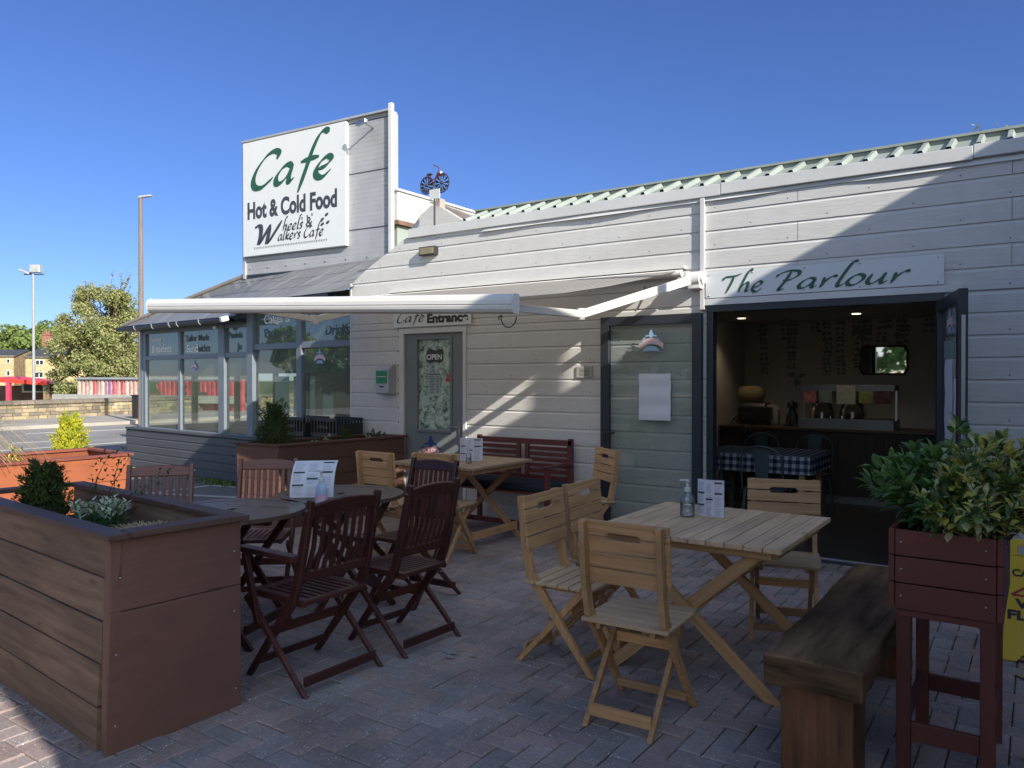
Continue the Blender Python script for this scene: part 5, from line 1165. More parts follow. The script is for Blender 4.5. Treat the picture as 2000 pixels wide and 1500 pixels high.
m = MB(); m.beam(bpO - bv * .02 + bu * .0 + UP * .02, bpO + UP * (hB - .01) + bu * .005, .05, .05, bv); m.build('corner_post', planter_s, t, True, .004)
m = MB(); z = hB + .008; m.beam(bpO - bu * .05 + UP * z, bpO + bu * .42 + UP * z, .085, .024); m.beam(bpO + bu * .424 + UP * (z - .002), bpO + bu * Lb + UP * (z - .002), .085, .024); m.beam(bpO + bv * Wb - bu * .05 + UP * z, bpO + bv * Wb + bu * Lb + UP * z, .085, .024)
m.beam(bpO + bv * .045 - bu * .0 + UP * (z + .001), bpO + bv * (Wb - .045) + UP * (z + .001), .095, .026); m.beam(bpO + bu * Lb + bv * .045 + UP * z, bpO + bu * Lb + bv * (Wb - .045) + UP * z, .085, .024)
m.build('rim', planter_rim, t, True, .003)
m = MB(); q = [bpO + bu * .02 + bv * .02, bpO + bu * (Lb - .02) + bv * .02, bpO + bu * (Lb - .02) + bv * (Wb - .02), bpO + bu * .02 + bv * (Wb - .02)]; m.quad(*[p_ + UP * (hB - .17) for p_ in q]); m.build('soil', soil, t, True)
def inpl(s_, v_, dz=-.2): return bpO + bu * s_ + bv * v_ + UP * (hB + dz)
shrub('dwarf_conifer', 'dark green dwarf conifer at the far end of the big planter', 'shrub', inpl(1.36, .22, -.17), .135, .13, .34, 5200, .030, .011, [lf_con, lf_con2])
# twiggy shrub
tp_ = inpl(1.08, .34, -.17); t = thing('twiggy_shrub', 'sparse leafy twigs spreading over the big planter rim', 'shrub', tuple(tp_)); ms_ = MB(); ml = MB()
for i in range(10):
    a = random.uniform(-.9, .9); d = Vector((math.cos(a) * .9, math.sin(a) * .5, random.uniform(.7, 1.3))).normalized(); p = tp_.copy(); pts = [p.copy()]
    for j in range(7): d = (d + rnd() * .32).normalized(); p = p + d * .068; pts.append(p.copy())
    ms_.tube(pts, [.005 - .0006 * j for j in range(8)], 5)
    if i > 2:
        for j in range(3, 8):
            for _ in range(9): leafmesh(ml, pts[j] + rnd() * .03, rnd() + UP * .3, UP, .028, .014, random.randint(0, 1))
ms_.build('stem', bark, t, True); ml.build('foliage', [lf_dark, lf_con], t, True)
t = thing('silver_spurge', 'pale silver green leafed plant in the middle of the big planter', 'plant', tuple(inpl(.75, .26, -.17))); ml = MB()
for i in range(36):
    a = random.random() * 6.28; r = .09 * math.sqrt(random.random()); c0 = inpl(.72, .24, -.17) + Vector((r * math.cos(a), r * math.sin(a) * .9, 0)); topz = .17 + .05 * random.random(); tip = c0 + Vector((math.cos(a) * .04, math.sin(a) * .04, topz))
    ml.tube([c0, tip], .004, 4, 1)
    for k in range(13): b_ = c0.lerp(tip, .3 + .7 * k / 13); aa = random.random() * 6.28; leafmesh(ml, b_, Vector((math.cos(aa), math.sin(aa), .9 if k > 7 else .2)), UP, .045, .015, 0 if k > 7 else 1)
ml.build('foliage', [lf_blue, lf_dark], t, True)
t = thing('straw_sedge', 'low tuft of dry straw coloured grass at the near end of the big planter', 'plant', tuple(inpl(.37, .3, -.17))); ml = MB()
for i in range(260):
    a = random.random() * 6.28; c0 = inpl(.37, .3, -.17) + rnd() * .05; c0.z = hB - .17; L = random.uniform(.12, .26); d = Vector((math.cos(a), math.sin(a), 0)); pts = [c0, c0 + d * L * .3 + UP * .10, c0 + d * L * .7 + UP * .12, c0 + d * L + UP * random.uniform(.03, .1)]
    s_ = d.cross(UP) * .0016; vs = []; 
    for p in pts: vs += [p + s_, p - s_]
    ml.add(vs, [(2 * k, 2 * k + 1, 2 * k + 3, 2 * k + 2) for k in range(3)])
ml.build('foliage', lf_straw, t, True)
# planter in the sun: brown wood, sunlight put into its orange colour
ot = planter('wooden_planter', 'brown wooden planter at the car park edge, coloured orange as in full sun', (-6.50, 3.57, 0), (-.03, -1, 0), (-1, .1, 0), 2.1, .80, .84, 4, 4, (planter_sun, planter_sun, wood('sunlit_rim_paint', (.20, .06, .04), .6, .15)))
shrub('golden_conifer', 'bright yellow golden conifer in the sunlit planter', 'shrub', G(137, 892, .66), .17, .17, .44, 5200, .036, .012, [lf_gold, lf_gold2])
t = thing('feather_grass', 'tall arching straw grass in the sunlit planter at the left edge', 'plant', (-6.85, 2.2, .7)); ml = MB()
for i in range(420):
    a = random.random() * 6.28; c0 = Vector((-6.95, 2.35, .64)) + Vector((random.uniform(-.1, .1), random.uniform(-.1, .1), 0)); L = random.uniform(.35, .75); d = Vector((math.cos(a), math.sin(a), 0)); s_ = d.cross(UP) * .0022
    pts = [c0, c0 + d * L * .25 + UP * L * .55, c0 + d * L * .6 + UP * L * .72, c0 + d * L + UP * L * random.uniform(.3, .6)]; vs = []
    for p in pts: vs += [p + s_, p - s_]
    ml.add(vs, [(2 * k, 2 * k + 1, 2 * k + 3, 2 * k + 2) for k in range(3)])
ml.build('foliage', lf_straw, t, True)
shrub('small_bush', 'small yellowish seedling between grass and golden conifer in the sunlit planter', 'plant', (-6.75, 2.78, .64), .07, .07, .33, 220, .03, .012, [lf_yel, lf_con2])
# dark planter under the window
dt = planter('wooden_planter', 'dark brown planter below the conservatory window', (-6.13, 4.86, 0), (.1, 1, 0), (-1, -.12, 0), 1.62, .52, .84, 5, 5, (planter_d, wood('mid_brown_paint', (.17, .085, .062), .7, .2), planter_d))
shrub('bushy_conifer', 'bushy dark green conifer at the front end of the dark planter', 'shrub', (-6.42, 5.05, .66), .195, .195, .58, 6500, .032, .011, [lf_con, lf_con2])
shrub('small_conifer', 'small brownish green conifer near the middle of the dark planter', 'shrub', (-6.30, 5.92, .64), .10, .10, .30, 1500, .028, .009, [lf_con2, lf_con])
for i, (x, y, lab) in enumerate(((-6.24, 5.50, 'pale flowering heather beside the bushy conifer in the dark planter'), (-6.22, 6.28, 'pale flowering heather at the wall end of the dark planter'))):
    shrub('heather', lab, 'plant', (x, y, .70), .13, .12, .18, 900, .026, .008, [lf_con, lf_blue], 'heathers in the dark planter', 'ball')
# tall red-brown planter on legs, right
t = thing('planter_stand', 'tall red brown wooden planter box on four legs at the right', 'planter', (-.27, 3.42, FZ)); X0, X1, Y0, Y1 = -.44, -.125, 3.13, 3.72
ZB, ZT = .655, .945; m = MB(); sk = lambda x: .14 * (x - X0) * 0
for i in range(3): z = ZB + i * .098; m.beam((X0, Y0 - .012, z + .048), (X1, Y0 - .006, z + .046), .02, .094); m.beam((X0, Y1 + .01, z + .048), (X1, Y1 + .01, z + .048), .02, .094)
for i in range(3): z = ZB + i * .098; m.beam((X0 - .012, Y0 - .02, z + .05), (X0 - .012, Y1 + .02, z + .05), .02, .095); m.beam((X1 + .012, Y0 - .02, z + .05), (X1 + .012, Y1 + .02, z + .05), .02, .095)
m.box((X0, Y0, ZB - .03), (X1, Y1, ZB - .005)); m.build('box', planter_r, t, True, .003)
for x in (X0 + .025, X1 - .025):
    for y in (Y0 + .022, Y1 - .022): MB().beam((x, y, .015), (x, y, ZB + .2), .048, .042, (0, 1, 0)).build('leg', planter_r, t, True, .003)
m = MB(); m.box((X0 + .05, Y0 + .005, .17), (X1 - .05, Y0 + .028, .24)); m.box((X0 + .05, Y1 - .03, .17), (X1 - .05, Y1 - .01, .24)); m.box((X0 + .05, Y1 - .03, .48), (X1 - .05, Y1 - .01, .55)); m.box((X0 + .012, Y0 + .05, .19), (X0 + .032, Y1 - .05, .25)); m.box((X1 - .03, Y0 + .05, .19), (X1 - .012, Y1 - .05, .25)); m.build('rail', planter_r, t, True, .003)
MB().quad((X0, Y0, ZT - .07), (X1, Y0, ZT - .07), (X1, Y1, ZT - .07), (X0, Y1, ZT - .07)).build('soil', soil, t, True)
for i in range(3):
    for x in (X0 + .02, X1 - .03): m = MB(); m.sph((x, Y0 - .022, ZB + .05 + i * .098), .005, 8, 5); m.build('screw', steel, t, True)
# euonymus
t = thing('variegated_euonymus', 'broad leafed green and yellow variegated shrub in the tall red planter', 'shrub', (-.26, 3.4, .88)); ml = MB(); ms_ = MB(); c = Vector((-.225, 3.40, .92))
for i in range(185):
    a = random.random() * 6.28; el = random.uniform(.2, 1.0); sx_ = .37; L = random.uniform(.26, .43); d = Vector((math.cos(a) * (1 - el * .72), math.sin(a) * (1 - el * .72) * 1.05, .25 + el * .9)).normalized()
    if math.cos(a) < -.2: L *= .80
    b0 = c + Vector((random.uniform(-.13, .13), random.uniform(-.2, .2), -.03)); pts = [b0]; p = b0.copy()
    for j in range(6): d = (d + rnd() * .12 + UP * .02).normalized(); p = p + d * L / 6; pts.append(p.copy())
    ms_.tube(pts, [.004 - .0004 * j for j in range(7)], 4)
    green = pts[-1].x < -.36 + random.uniform(-.08, .14)
    for j in range(2, 7):
        for k in range(5 if j < 6 else 7):
            aa = random.random() * 6.28; o_ = d.orthogonal().normalized(); o_.rotate(Matrix.Rotation(aa, 3, d)); dl = o_ + d * (.4 if j < 6 else 1.2) + UP * .25
            big = 1.25 if green else 1.0
            mi = (random.choice([0, 0, 1, 1, 1])) if green else random.choices([0, 1, 2, 3], [2, 3, 4, 3])[0]
            leafmesh(ml, pts[j] + rnd() * .008, dl, UP + rnd() * .4, random.uniform(.032, .066) * big, random.uniform(.018, .026) * big, mi, .16, True)
ml.build('foliage', [lf_dark, lf_mid, lf_yel, lf_cream], t, True); ms_.build('stem', bark, t, True)
# wet floor sign
t = thing('wet_floor_sign', 'yellow folding wet floor caution sign at the right edge', 'sign', (-.02, 4.85, FZ)); WX0, WX1 = -.155, .15; WY = 4.80
def wp(x, z, off=0.0): f = z / .62; return Vector((x, WY + .17 * f - off, z + .014))
def fold(sgn, nm):
    m = MB(); hw = .155; cx_ = (WX0 + WX1) / 2
    def Wq(u, z): return Vector((cx_ + u, WY + .17 + sgn * (-.17) * (1 - z / .62), z + .014))
    outl = [(-.165, 0), (-.10, 0), (-.075, .035), (.075, .035), (.10, 0), (.165, 0), (.14, .60), (.12, .62), (-.12, .62), (-.14, .60)]
    X_ = Vector((1, 0, 0)); Y_ = (Wq(0, .62) - Wq(0, 0)).normalized(); holes = None
    low = [(-.165, 0), (-.10, 0), (-.075, .035), (.075, .035), (.10, 0), (.165, 0), (.143, .545), (-.143, .545)]
    m.prism(low, Wq(0, 0), X_, Y_, .012); m.prism([(-.143, .545), (-.10, .545), (-.10, .60), (.10, .60), (.10, .545), (.143, .545), (.138, .62), (.12, .635), (-.12, .635), (-.138, .62)], Wq(0, 0), X_, Y_, .012)
    return m.build(nm, yellow, t, True, .003), X_, Y_, Wq(0, 0)
pn, X_, Y_, W0 = fold(1, 'front_panel'); fold(-1, 'rear_panel'); Nn = X_.cross(Y_); face = W0 + Nn * .0075
text('CAUTION', .05, face + X_ * -.125 + Y_ * .44, X_, Y_, black_t, 'sign_lettering', t, True, .002, fitw=.25)
text('WET', .065, face + X_ * -.105 + Y_ * .275, X_, Y_, black_t, 'sign_lettering', t, True, .003, fitw=.21); text('FLOOR', .065, face + X_ * -.145 + Y_ * .215, X_, Y_, black_t, 'sign_lettering', t, True, .003, fitw=.29)
m = MB(); tri = [(-.125, .34), (.125, .34), (0, .43)]; 
for a_, b_ in ((0, 1), (1, 2), (2, 0)): p0 = face + X_ * tri[a_][0] + Y_ * tri[a_][1]; p1 = face + X_ * tri[b_][0] + Y_ * tri[b_][1]; m.beam(p0, p1, .012, .003, Nn)
m.beam(face + X_ * -.03 + Y_ * .36, face + X_ * .02 + Y_ * .40, .012, .003, Nn); m.build('warning_triangle', red_t, t, True)

# ---- table-top items
def pump_bottle(label, x, y, z, s=1.0, mats=(glass_c, white_p), rz=0.0, tint=None):
    t = thing('pump_bottle', label, 'bottle', (x, y, z), rz); m = MB()
    m.lathe([(0.0, .002), (.036 * s, .002), (.038 * s, .01 * s), (.038 * s, .085 * s), (.034 * s, .105 * s), (.02 * s, .125 * s), (.013 * s, .132 * s), (.013 * s, .14 * s)], 20, sx=1.05, sy=.8); m.build('bottle', mats[0], t)
    m = MB(); m.lathe([(0, .003), (.034 * s, .003), (.0355 * s, .01 * s), (.0355 * s, .07 * s), (0, .07 * s)], 18, sx=1.05, sy=.8); m.build('gel', tint or glass_c, t)
    m = MB(); m.lathe([(.016 * s, .135 * s), (.017 * s, .158 * s), (.008 * s, .16 * s), (.007 * s, .19 * s), (.011 * s, .19 * s), (.011 * s, .198 * s), (0, .2 * s)], 14); m.beam((.008 * s, 0, .200 * s), (-.042 * s, 0, .197 * s), .010 * s, .009 * s); m.build('pump', mats[1], t, False, .001)
    m = MB(); m.lathe([(.0388 * s, .02 * s), (.0388 * s, .075 * s)], 20, sx=1.05, sy=.8); m.v = m.v; 
    return t
menu_lines = (painted('menu_print', (.42, .43, .52), .5, .1, .3, 60))
def menu(label, O, X, w_, h, curl, flipw=False, mats=None):
    X = vec(X).normalized(); N = X.cross(UP); t = thing('menu_holder', label, 'menu', tuple(O)); O = vec(O); m = MB(); n = 14
    def P(u, v_, off=0.0):
        if flipw: a = curl * (v_ / h) ** 2.2 * h; return O + X * (u + a * .15) + UP * (v_ - a * a * 1.5) + N * (-a + off)
        b_ = curl * (u / w_ - .35) ** 2; return O + X * u + UP * v_ + N * (b_ + off)
    def strip(mb, u0, u1, v0, v1, off, k=12):
        vs = []
        for i in range(k + 1):
            for j in range(k + 1): vs.append(P(u0 + (u1 - u0) * i / k, v0 + (v1 - v0) * j / k, off))
        mb.add(vs, [(i * (k + 1) + j, (i + 1) * (k + 1) + j, (i + 1) * (k + 1) + j + 1, i * (k + 1) + j + 1) for i in range(k) for j in range(k)], None, 0, True)
    strip(m, 0, w_, .004, h, 0); m.build('sheet', paper, t, True)
    m = MB()
    for c in range(3):
        u0 = w_ * (.05 + .32 * c)
        for r_ in range(21):
            if (r_ + c) % 7 == 0: continue
            v0 = h * (.05 + .043 * r_); strip(m, u0, u0 + w_ * random.uniform(.15, .24), v0, v0 + h * .020, .0012, 3)
    m.build('menu_text', menu_lines, t, True)
    for c, vv in ((0, .30), (0, .62), (1, .46), (2, .62), (2, .9)):
        m = MB(); strip(m, w_ * (.04 + .32 * c), w_ * (.30 + .32 * c), h * vv, h * (vv + .045), .0018, 4); m.build('menu_heading', paper_g, t, True)
    m = MB()
    for (u, v0) in ((0, 0), (w_, 0)): m.tube([P(u, h * k / 8, 0) for k in range(9)], .0015, 5)
    m.tube([P(w_ * k / 8, h, 0) for k in range(9)], .0015, 5); m.build('acrylic_edge', glass_c, t, True); return t
z1_ = .742
q = G(565, 974, z1_); q2 = G(651, 972, z1_); menu('white printed menu in a curled holder on the rear round table', q, (q2 - q), (q2 - q).length, .25, .55, True)
q = G(627, 985, z1_); pump_bottle('bluish pump bottle with a coloured label standing by the curled menu', q.x, q.y, z1_, 1.0, (painted('blue_soap', (.35, .45, .58), .2, .1), white_p), 0)
m = MB(); m.lathe([(.0385, .018), (.0385, .06)], 20, sx=1.06, sy=.82); o_ = m.build('label', painted('pink_label', (.62, .40, .48), .4, .3, .3, 25), bpy.data.objects[[o.name for o in bpy.data.objects if o.name.startswith('pump_bottle')][-1]])
q = G(1374, 1008, z1_); q2 = G(1421, 1016, z1_); menu('white printed menu sheet curved around on the nearest square table', G(1362, 1008, z1_), (q2 - G(1362, 1008, z1_)), .148, .205, -.06)
q = G(1343, 1009, z1_); pump_bottle('clear hand gel pump bottle on the nearest square table', q.x, q.y, z1_, 1.0, rz=R(20))
q = G(897, 900, z1_); q2 = G(938, 902, z1_); menu('upright menu in a clear holder on the far square table', q, (q2 - q), (q2 - q).length, .21, -.12)
q = G(915, 905, z1_); pump_bottle('small clear pump bottle in front of the menu on the far square table', q.x, q.y, z1_, .72)

# black plastic crates standing behind the dark planter
def crate(label, x, y):
    t = thing('plastic_crate', label, 'crate', (x, y, .0), R(-4), 'black plastic crates behind the dark planter'); m = MB(); w_, h0, h1 = .50, .70, 1.03
    for sy in (-.18, .18):
        m.box((-w_ / 2, sy - .012, h1 - .035), (w_ / 2, sy + .012, h1)); m.box((-w_ / 2, sy - .012, h1 - .22), (w_ / 2, sy + .012, h1 - .17)); m.box((-w_ / 2, sy - .012, h0 - .02), (w_ / 2, sy + .012, h0 + .02))
        for i in range(9): x_ = -w_ / 2 + .02 + i * (w_ - .04) / 8; m.box((x_ - .011, sy - .01, h0), (x_ + .011, sy + .01, h1 - .02))
        m.box((-.09, sy - .011, h1 - .12), (.09, sy + .011, h1 - .09))
    for sx in (-1, 1): m.box((sx * w_ / 2 - .012, -.18, h0), (sx * w_ / 2 + .012, .18, h1 - .06))
    m.box((-w_ / 2, -.17, h0 - .02), (w_ / 2, .17, h0)); m.build('crate_body', black_p, t); m = MB()
    for sx in (-1, 1):
        for sy in (-1, 1): m.box((sx * .2 - .02, sy * .14 - .02, .0), (sx * .2 + .02, sy * .14 + .02, h0 - .02))
    m.build('stand', black_p, t); return t
crate('black slotted plastic crate, the left one of the pair under the window', -7.42, 6.28)
crate('black slotted plastic crate, the right one of the pair under the window', -6.87, 6.30)

# ================================================================== INTERIOR OF THE PARLOUR
ct = thing('serving_counter', 'long dark timber serving counter at the back of the parlour', 'counter', (-1.2, 9.9, 0))
m = MB(); m.box((-3.38, 9.60, .12), (RX1, 10.15, .865))
for i in range(26): m.box((-3.36 + i * .19, 9.585, .14), (-3.36 + i * .19 + .17, 9.598, .85))
m.build('front', counter_w, ct, True); MB().box((-3.39, 9.55, .868), (RX1, 10.2, .90)).build('worktop', wood('worktop_oak', (.16, .11, .07), .35), ct, True, .004); MB().box((-3.38, 9.66, .017), (RX1, 10.1, .118)).build('plinth', painted('grey_plinth', (.22, .22, .22), .5), ct, True)
IY = 9.85
def Wi(px, py, Y=IY): return W(px, py, Y)
def flat(mb, px0, py0, px1, py1, Y, t=.01): a = Wi(px0, py1, Y); b_ = Wi(px1, py0, Y); mb.box((a.x, Y - t / 2, a.z), (b_.x, Y + t / 2, b_.z))
o = thing('food_display', 'steel heated food display with a hanging row of menu cards on the counter', 'display', tuple(Wi(1660, 838)))
m = MB(); flat(m, 1568, 752, 1752, 763, IY, .3); flat(m, 1568, 820, 1752, 836, IY, .45); m.build('shelf', painted('dull_steel', (.22, .24, .25), .4, metal=.5), o, True, .004)
m = MB(); flat(m, 1569, 763, 1573, 822, IY - .1, .02); flat(m, 1749, 763, 1753, 822, IY - .1, .02); m.build('upright', steel, o, True)
for a, b_, c, d_, mt, lb in ((1570, 764, 1594, 786, painted('pink_card', (.60, .20, .22), .5, .5, .3, 15), 'pink'), (1600, 763, 1625, 786, painted('green_card', (.28, .33, .26), .5, .4, .3, 15), 'green'), (1634, 753, 1671, 789, painted('cream_card', (.62, .58, .46), .5, .1, .3, 15), 'cream'), (1678, 764, 1705, 787, painted('yellow_card', (.42, .42, .12), .5, .4, .3, 15), 'yellow'), (1712, 764, 1739, 789, painted('maroon_card', (.16, .05, .06), .5, .5, .3, 15), 'maroon')):
    m = MB(); flat(m, a, b_, c, d_, IY - .20, .004); tag(m.build('menu_card', mt), '%s menu card hanging from the food display shelf' % {'pink': 'pink', 'green': 'greyish green', 'cream': 'large cream printed', 'yellow': 'yellow', 'maroon': 'dark maroon'}[lb], 'menu card', 'menu cards on the food display')
m = MB()
for px_ in (1606, 1666): c = Wi(px_, 822, IY - .05); m.lathe([(.0001, .27), (.07, .262), (.13, .21), (.155, .12), (.16, 0.0)], 20, (c.x, c.y, c.z))
for k, px_ in enumerate((1606, 1666)):
    c = Wi(px_, 823, IY - .05); mm = MB(); mm.lathe([(.0001, .26), (.07, .252), (.125, .20), (.15, .12), (.155, 0.0)], 20, (0, 0, 0)); tt_ = thing('cake_dome', ['left', 'right'][k] + ' glass cake dome inside the food display', 'cake dome', tuple(c), 0, 'glass domes on the counter'); mm.build('dome', glass_d, tt_); mm = MB(); mm.lathe([(0, .0), (.17, 0), (.17, .012), (0, .014)], 20); mm.build('plate', white_p, tt_); mm = MB(); mm.lathe([(0, .1), (.09, .095), (.1, .02), (0, .015)], 16); mm.build('cake', painted('chocolate_cake', (.05, .03, .02), .7), tt_)
# dog figure
c = Wi(1548, 836, IY - .05); o = thing('dog_figurine', 'small black sitting dog ornament on the counter', 'ornament', tuple(c)); m = MB()
m.lathe([(0, 0), (.07, .005), (.085, .06), (.07, .14), (.05, .2), (.04, .25), (0, .27)], 14, (0, 0, 0), sy=.8); m.sph((0, -.01, .29), .052, 12, 8, sc=(1, 1.1, .95)); m.sph((0, -.065, .275), .026, 10, 6, sc=(1, 1.4, .8))
for s_ in (-1, 1): m.sph((s_ * .052, 0, .285), .022, 8, 6, sc=(.6, .8, 1.7)); m.tube([(s_ * .035, -.05, .16), (s_ * .036, -.065, .01)], .018, 8); m.sph((s_ * .06, -.03, .03), .04, 8, 6, sc=(1, 1.5, .8))
m.tube([(.06, .05, .03), (.10, .06, .06), (.11, .06, .12)], .01, 6); m.build('body', black_p, o)
# fan
c = Wi(1456, 845, 9.3); o = thing('desk_fan', 'round wire desk fan in front of the counter', 'fan', (c.x, 9.3, .0)); m = MB(); z = .86
m.tube([Vector((c.x + .2 * math.cos(R(a)), 9.3, z + .2 * math.sin(R(a)))) for a in range(0, 361, 15)], .006, 6)
for a in range(0, 360, 15): m.tube([(c.x, 9.27, z), (c.x + .2 * math.cos(R(a)), 9.3, z + .2 * math.sin(R(a)))], .0015, 4)
m.build('guard', iron, o, True); m = MB(); m.sph((c.x, 9.33, z), .07, 12, 8); m.tube([(c.x, 9.34, z), (c.x, 9.34, .02)], .02, 8); m.lathe([(0, .02), (.17, .02), (.16, .045), (0, .06)], 18, (c.x, 9.34, 0)); m.build('motor_and_stand', iron, o, True)
# till / basket pile
c = Wi(1478, 812, 10.0); o = thing('cash_register', 'dark cash register at the left end of the counter', 'till', (c.x, 10.0, .9)); m = MB(); m.box((c.x - .2, 9.85, .95), (c.x + .22, 10.15, 1.13)); m.box((c.x - .18, 9.86, .905), (c.x + .2, 10.14, .948)); m.prism([(-.14, 0), (.14, 0), (.10, .05), (-.10, .05)], (c.x, 10.0, 1.13), (0, 1, 0), (0, 0, 1), .3); m.build('body', black_p, o, True, .01)
c = Wi(1470, 772, 10.1); o = thing('wicker_basket', 'pale rounded wicker basket on top of the cash register', 'basket', (c.x, 10.05, 1.18)); m = MB(); m.lathe([(0, 0), (.15, .0), (.19, .10), (.17, .17), (.12, .21), (0, .22)], 18, sy=.7); m.build('basket', painted('wicker', (.24, .19, .10), .8, .25, .2, 40), o)
# box on counter
c = Wi(1508, 820, 10.05); o = thing('paper_bag', 'pale paper bag on the counter beside the dog ornament', 'bag', (c.x, 10.0, .9)); m = MB(); m.prism([(-.10, 0), (.10, 0), (.11, .2), (.05, .26), (-.06, .25), (-.11, .18)], (c.x, 10.0, .902), (1, 0, 0), (0, 0, 1), .12); m.build('bag', painted('pale_bag', (.38, .32, .25), .8, .15), o, True, .01)
# mirror with carved frame
a, b_ = Wi(1680, 730, RY1 - .03), Wi(1772, 676, RY1 - .03); o = thing('framed_mirror', 'wide mirror with a notched dark frame hanging on the back wall', 'mirror', (a.x, RY1, a.z)); cw, chh = (b_.x - a.x), (b_.z - a.z); c = (a + b_) / 2
def nf(k): w_, h_ = cw / 2 * k, chh / 2 * (1 + (k - 1) * 1.6); return [(-w_, -h_ * .55), (-w_ * .93, -h_ * .8), (-w_ * .85, -h_), (w_ * .85, -h_), (w_ * .93, -h_ * .8), (w_, -h_ * .55), (w_ * .97, 0), (w_, h_ * .55), (w_ * .93, h_ * .8), (w_ * .85, h_), (-w_ * .85, h_), (-w_ * .93, h_ * .8), (-w_, h_ * .55), (-w_ * .97, 0)]
MB().prism(nf(1.06), (c.x, RY1 - .018, c.z), (1, 0, 0), (0, 0, 1), .02).build('frame', counter_w, o, True); MB().prism(nf(.97), (c.x, RY1 - .031, c.z), (1, 0, 0), (0, 0, 1), .004).build('glass', mirror_m, o, True)
m = MB(); m.tube([(c.x - .12, RY1 - .02, c.z + chh / 2), (c.x, RY1 - .02, c.z + chh / 2 + .12), (c.x + .12, RY1 - .02, c.z + chh / 2)], .003, 5); m.build('cord', iron, o, True)
for k, (px_, py_) in enumerate(((1448, 622), (1507, 634), (1672, 613), (1710, 626))):
    d = ray(px_, py_); q = Vector((0, 0, EYE)) + d * ((RZ - .004 - EYE) / d.z); m = MB(); m.lathe([(0, -.004), (.045, -.004), (.05, 0)], 18, tuple(q)); ll = bpy.data.lights.new('spot_glow', 'SPOT'); ll.energy = 3.0; ll.color = (1, .78, .55); ll.spot_size = R(110); ll.spot_blend = .8; ll.shadow_soft_size = .04; lob = bpy.data.objects.new('spot_glow', ll); C.objects.link(lob); lob.location = q - UP * .02; spo = tag(m.build('ceiling_spotlight', spot_e), ['round ceiling spotlight nearest the left door leaf', 'small ceiling spotlight further back on the left', 'round ceiling spotlight in front of the mirror', 'ceiling spotlight further back on the right'][k], 'ceiling light', 'spotlights in the parlour ceiling'); lob.parent = spo
# wall frame left, sockets
o = thing('wall_picture', 'narrow pale picture on the left inner wall of the parlour', 'picture', (RX0 + .02, 8.8, 1.55)); MB().box((RX0 + .002, 8.5, 1.3), (RX0 + .02, 8.85, 1.75)).build('frame', painted('pale_frame', (.3, .27, .24), .6), o, True)
# gingham table and metal chairs
ta, tb = Vector((-2.85, 7.55, 0)), Vector((-1.82, 8.35, 0)); tm = thing('dining_table', 'indoor dining table with wooden legs under a checked cloth', 'table', (-2.3, 7.9, .016))
MB().box((ta.x, ta.y, .72), (tb.x, tb.y, .745)).build('tabletop', teak, tm, True)
for x in (ta.x + .06, tb.x - .06):
    for y in (ta.y + .06, tb.y - .06): MB().box((x - .025, y - .025, .02), (x + .025, y + .025, .719)).build('leg', teak, tm, True)
cl = MB(); n = 16; x0, x1, y0, y1 = ta.x - .03, tb.x + .03, ta.y - .03, tb.y + .03
cl.quad((x0, y0, .752), (x1, y0, .752), (x1, y1, .752), (x0, y1, .752), [(x0, y0), (x1, y0), (x1, y1), (x0, y1)])
def skirt(a, b_, nrm, drop):
    a, b_, nrm = vec(a), vec(b_), vec(nrm); vs = []; uv = []; L = (b_ - a).length
    for i in range(n + 1): p = a.lerp(b_, i / n); o_ = .012 * math.sin(i * 1.9); vs += [p, p + nrm * (.012 + o_) - UP * drop]; uv += [(L * i / n, 0), (L * i / n, drop)]
    cl.add(vs, [(2 * i, 2 * i + 1, 2 * i + 3, 2 * i + 2) for i in range(n)], uv, 0, True)
skirt((x0, y0, .752), (x1, y0, .752), (0, -1, 0), .17); skirt((x1, y0, .752), (x1, y1, .752), (1, 0, 0), .17); skirt((x1, y1, .752), (x0, y1, .752), (0, 1, 0), .17); skirt((x0, y1, .752), (x0, y0, .752), (-1, 0, 0), .17)
tag(cl.build('tablecloth', gingham), 'navy and white checked tablecloth over the indoor table', 'tablecloth')
def metal_chair(label, loc, rz):
    t = thing('metal_chair', label, 'chair', loc, rz, 'metal chairs around the indoor table'); hx = .19; m = MB(); pts = []
    for i in range(17): a = math.pi * i / 16; pts.append(Vector((hx * math.cos(a), -.20 - .02 * math.sin(a), .72 + .13 * math.sin(a))))
    m.tube([Vector((hx, -.17, .44))] + pts + [Vector((-hx, -.17, .44))], .011, 8); m.build('back_hoop', metal_ch, t)
    MB().prism([(-.05, 0), (.05, 0), (.075, .39), (-.075, .39)], (0, -.185, .45), (1, 0, 0), (0, -.04, 1), .006).build('back_splat', metal_ch, t)
    MB().box((-.18, -.18, .435), (.18, .18, .455)).build('seat', metal_ch, t, False, .01)
    for sx in (-1, 1):
        for sy in (-1, 1): MB().beam((sx * .16, sy * .16, .435), (sx * .20, sy * .20, .002), .028, .02, (0, 1, 0)).build('leg', metal_ch, t)
    return t
mc = metal_chair('petrol blue metal chair with a wide back splat, nearest the doorway', (-2.13, 7.35, .017), R(0))
dup(mc, (-2.70, 7.33, .017), R(0), 'metal chair beside the left door jamb, in front of the checked table'); dup(mc, (-2.05, 8.62, .017), R(180), 'metal chair behind the right half of the checked table'); dup(mc, (-2.62, 8.60, .017), R(180), 'metal chair behind the left half of the checked table')

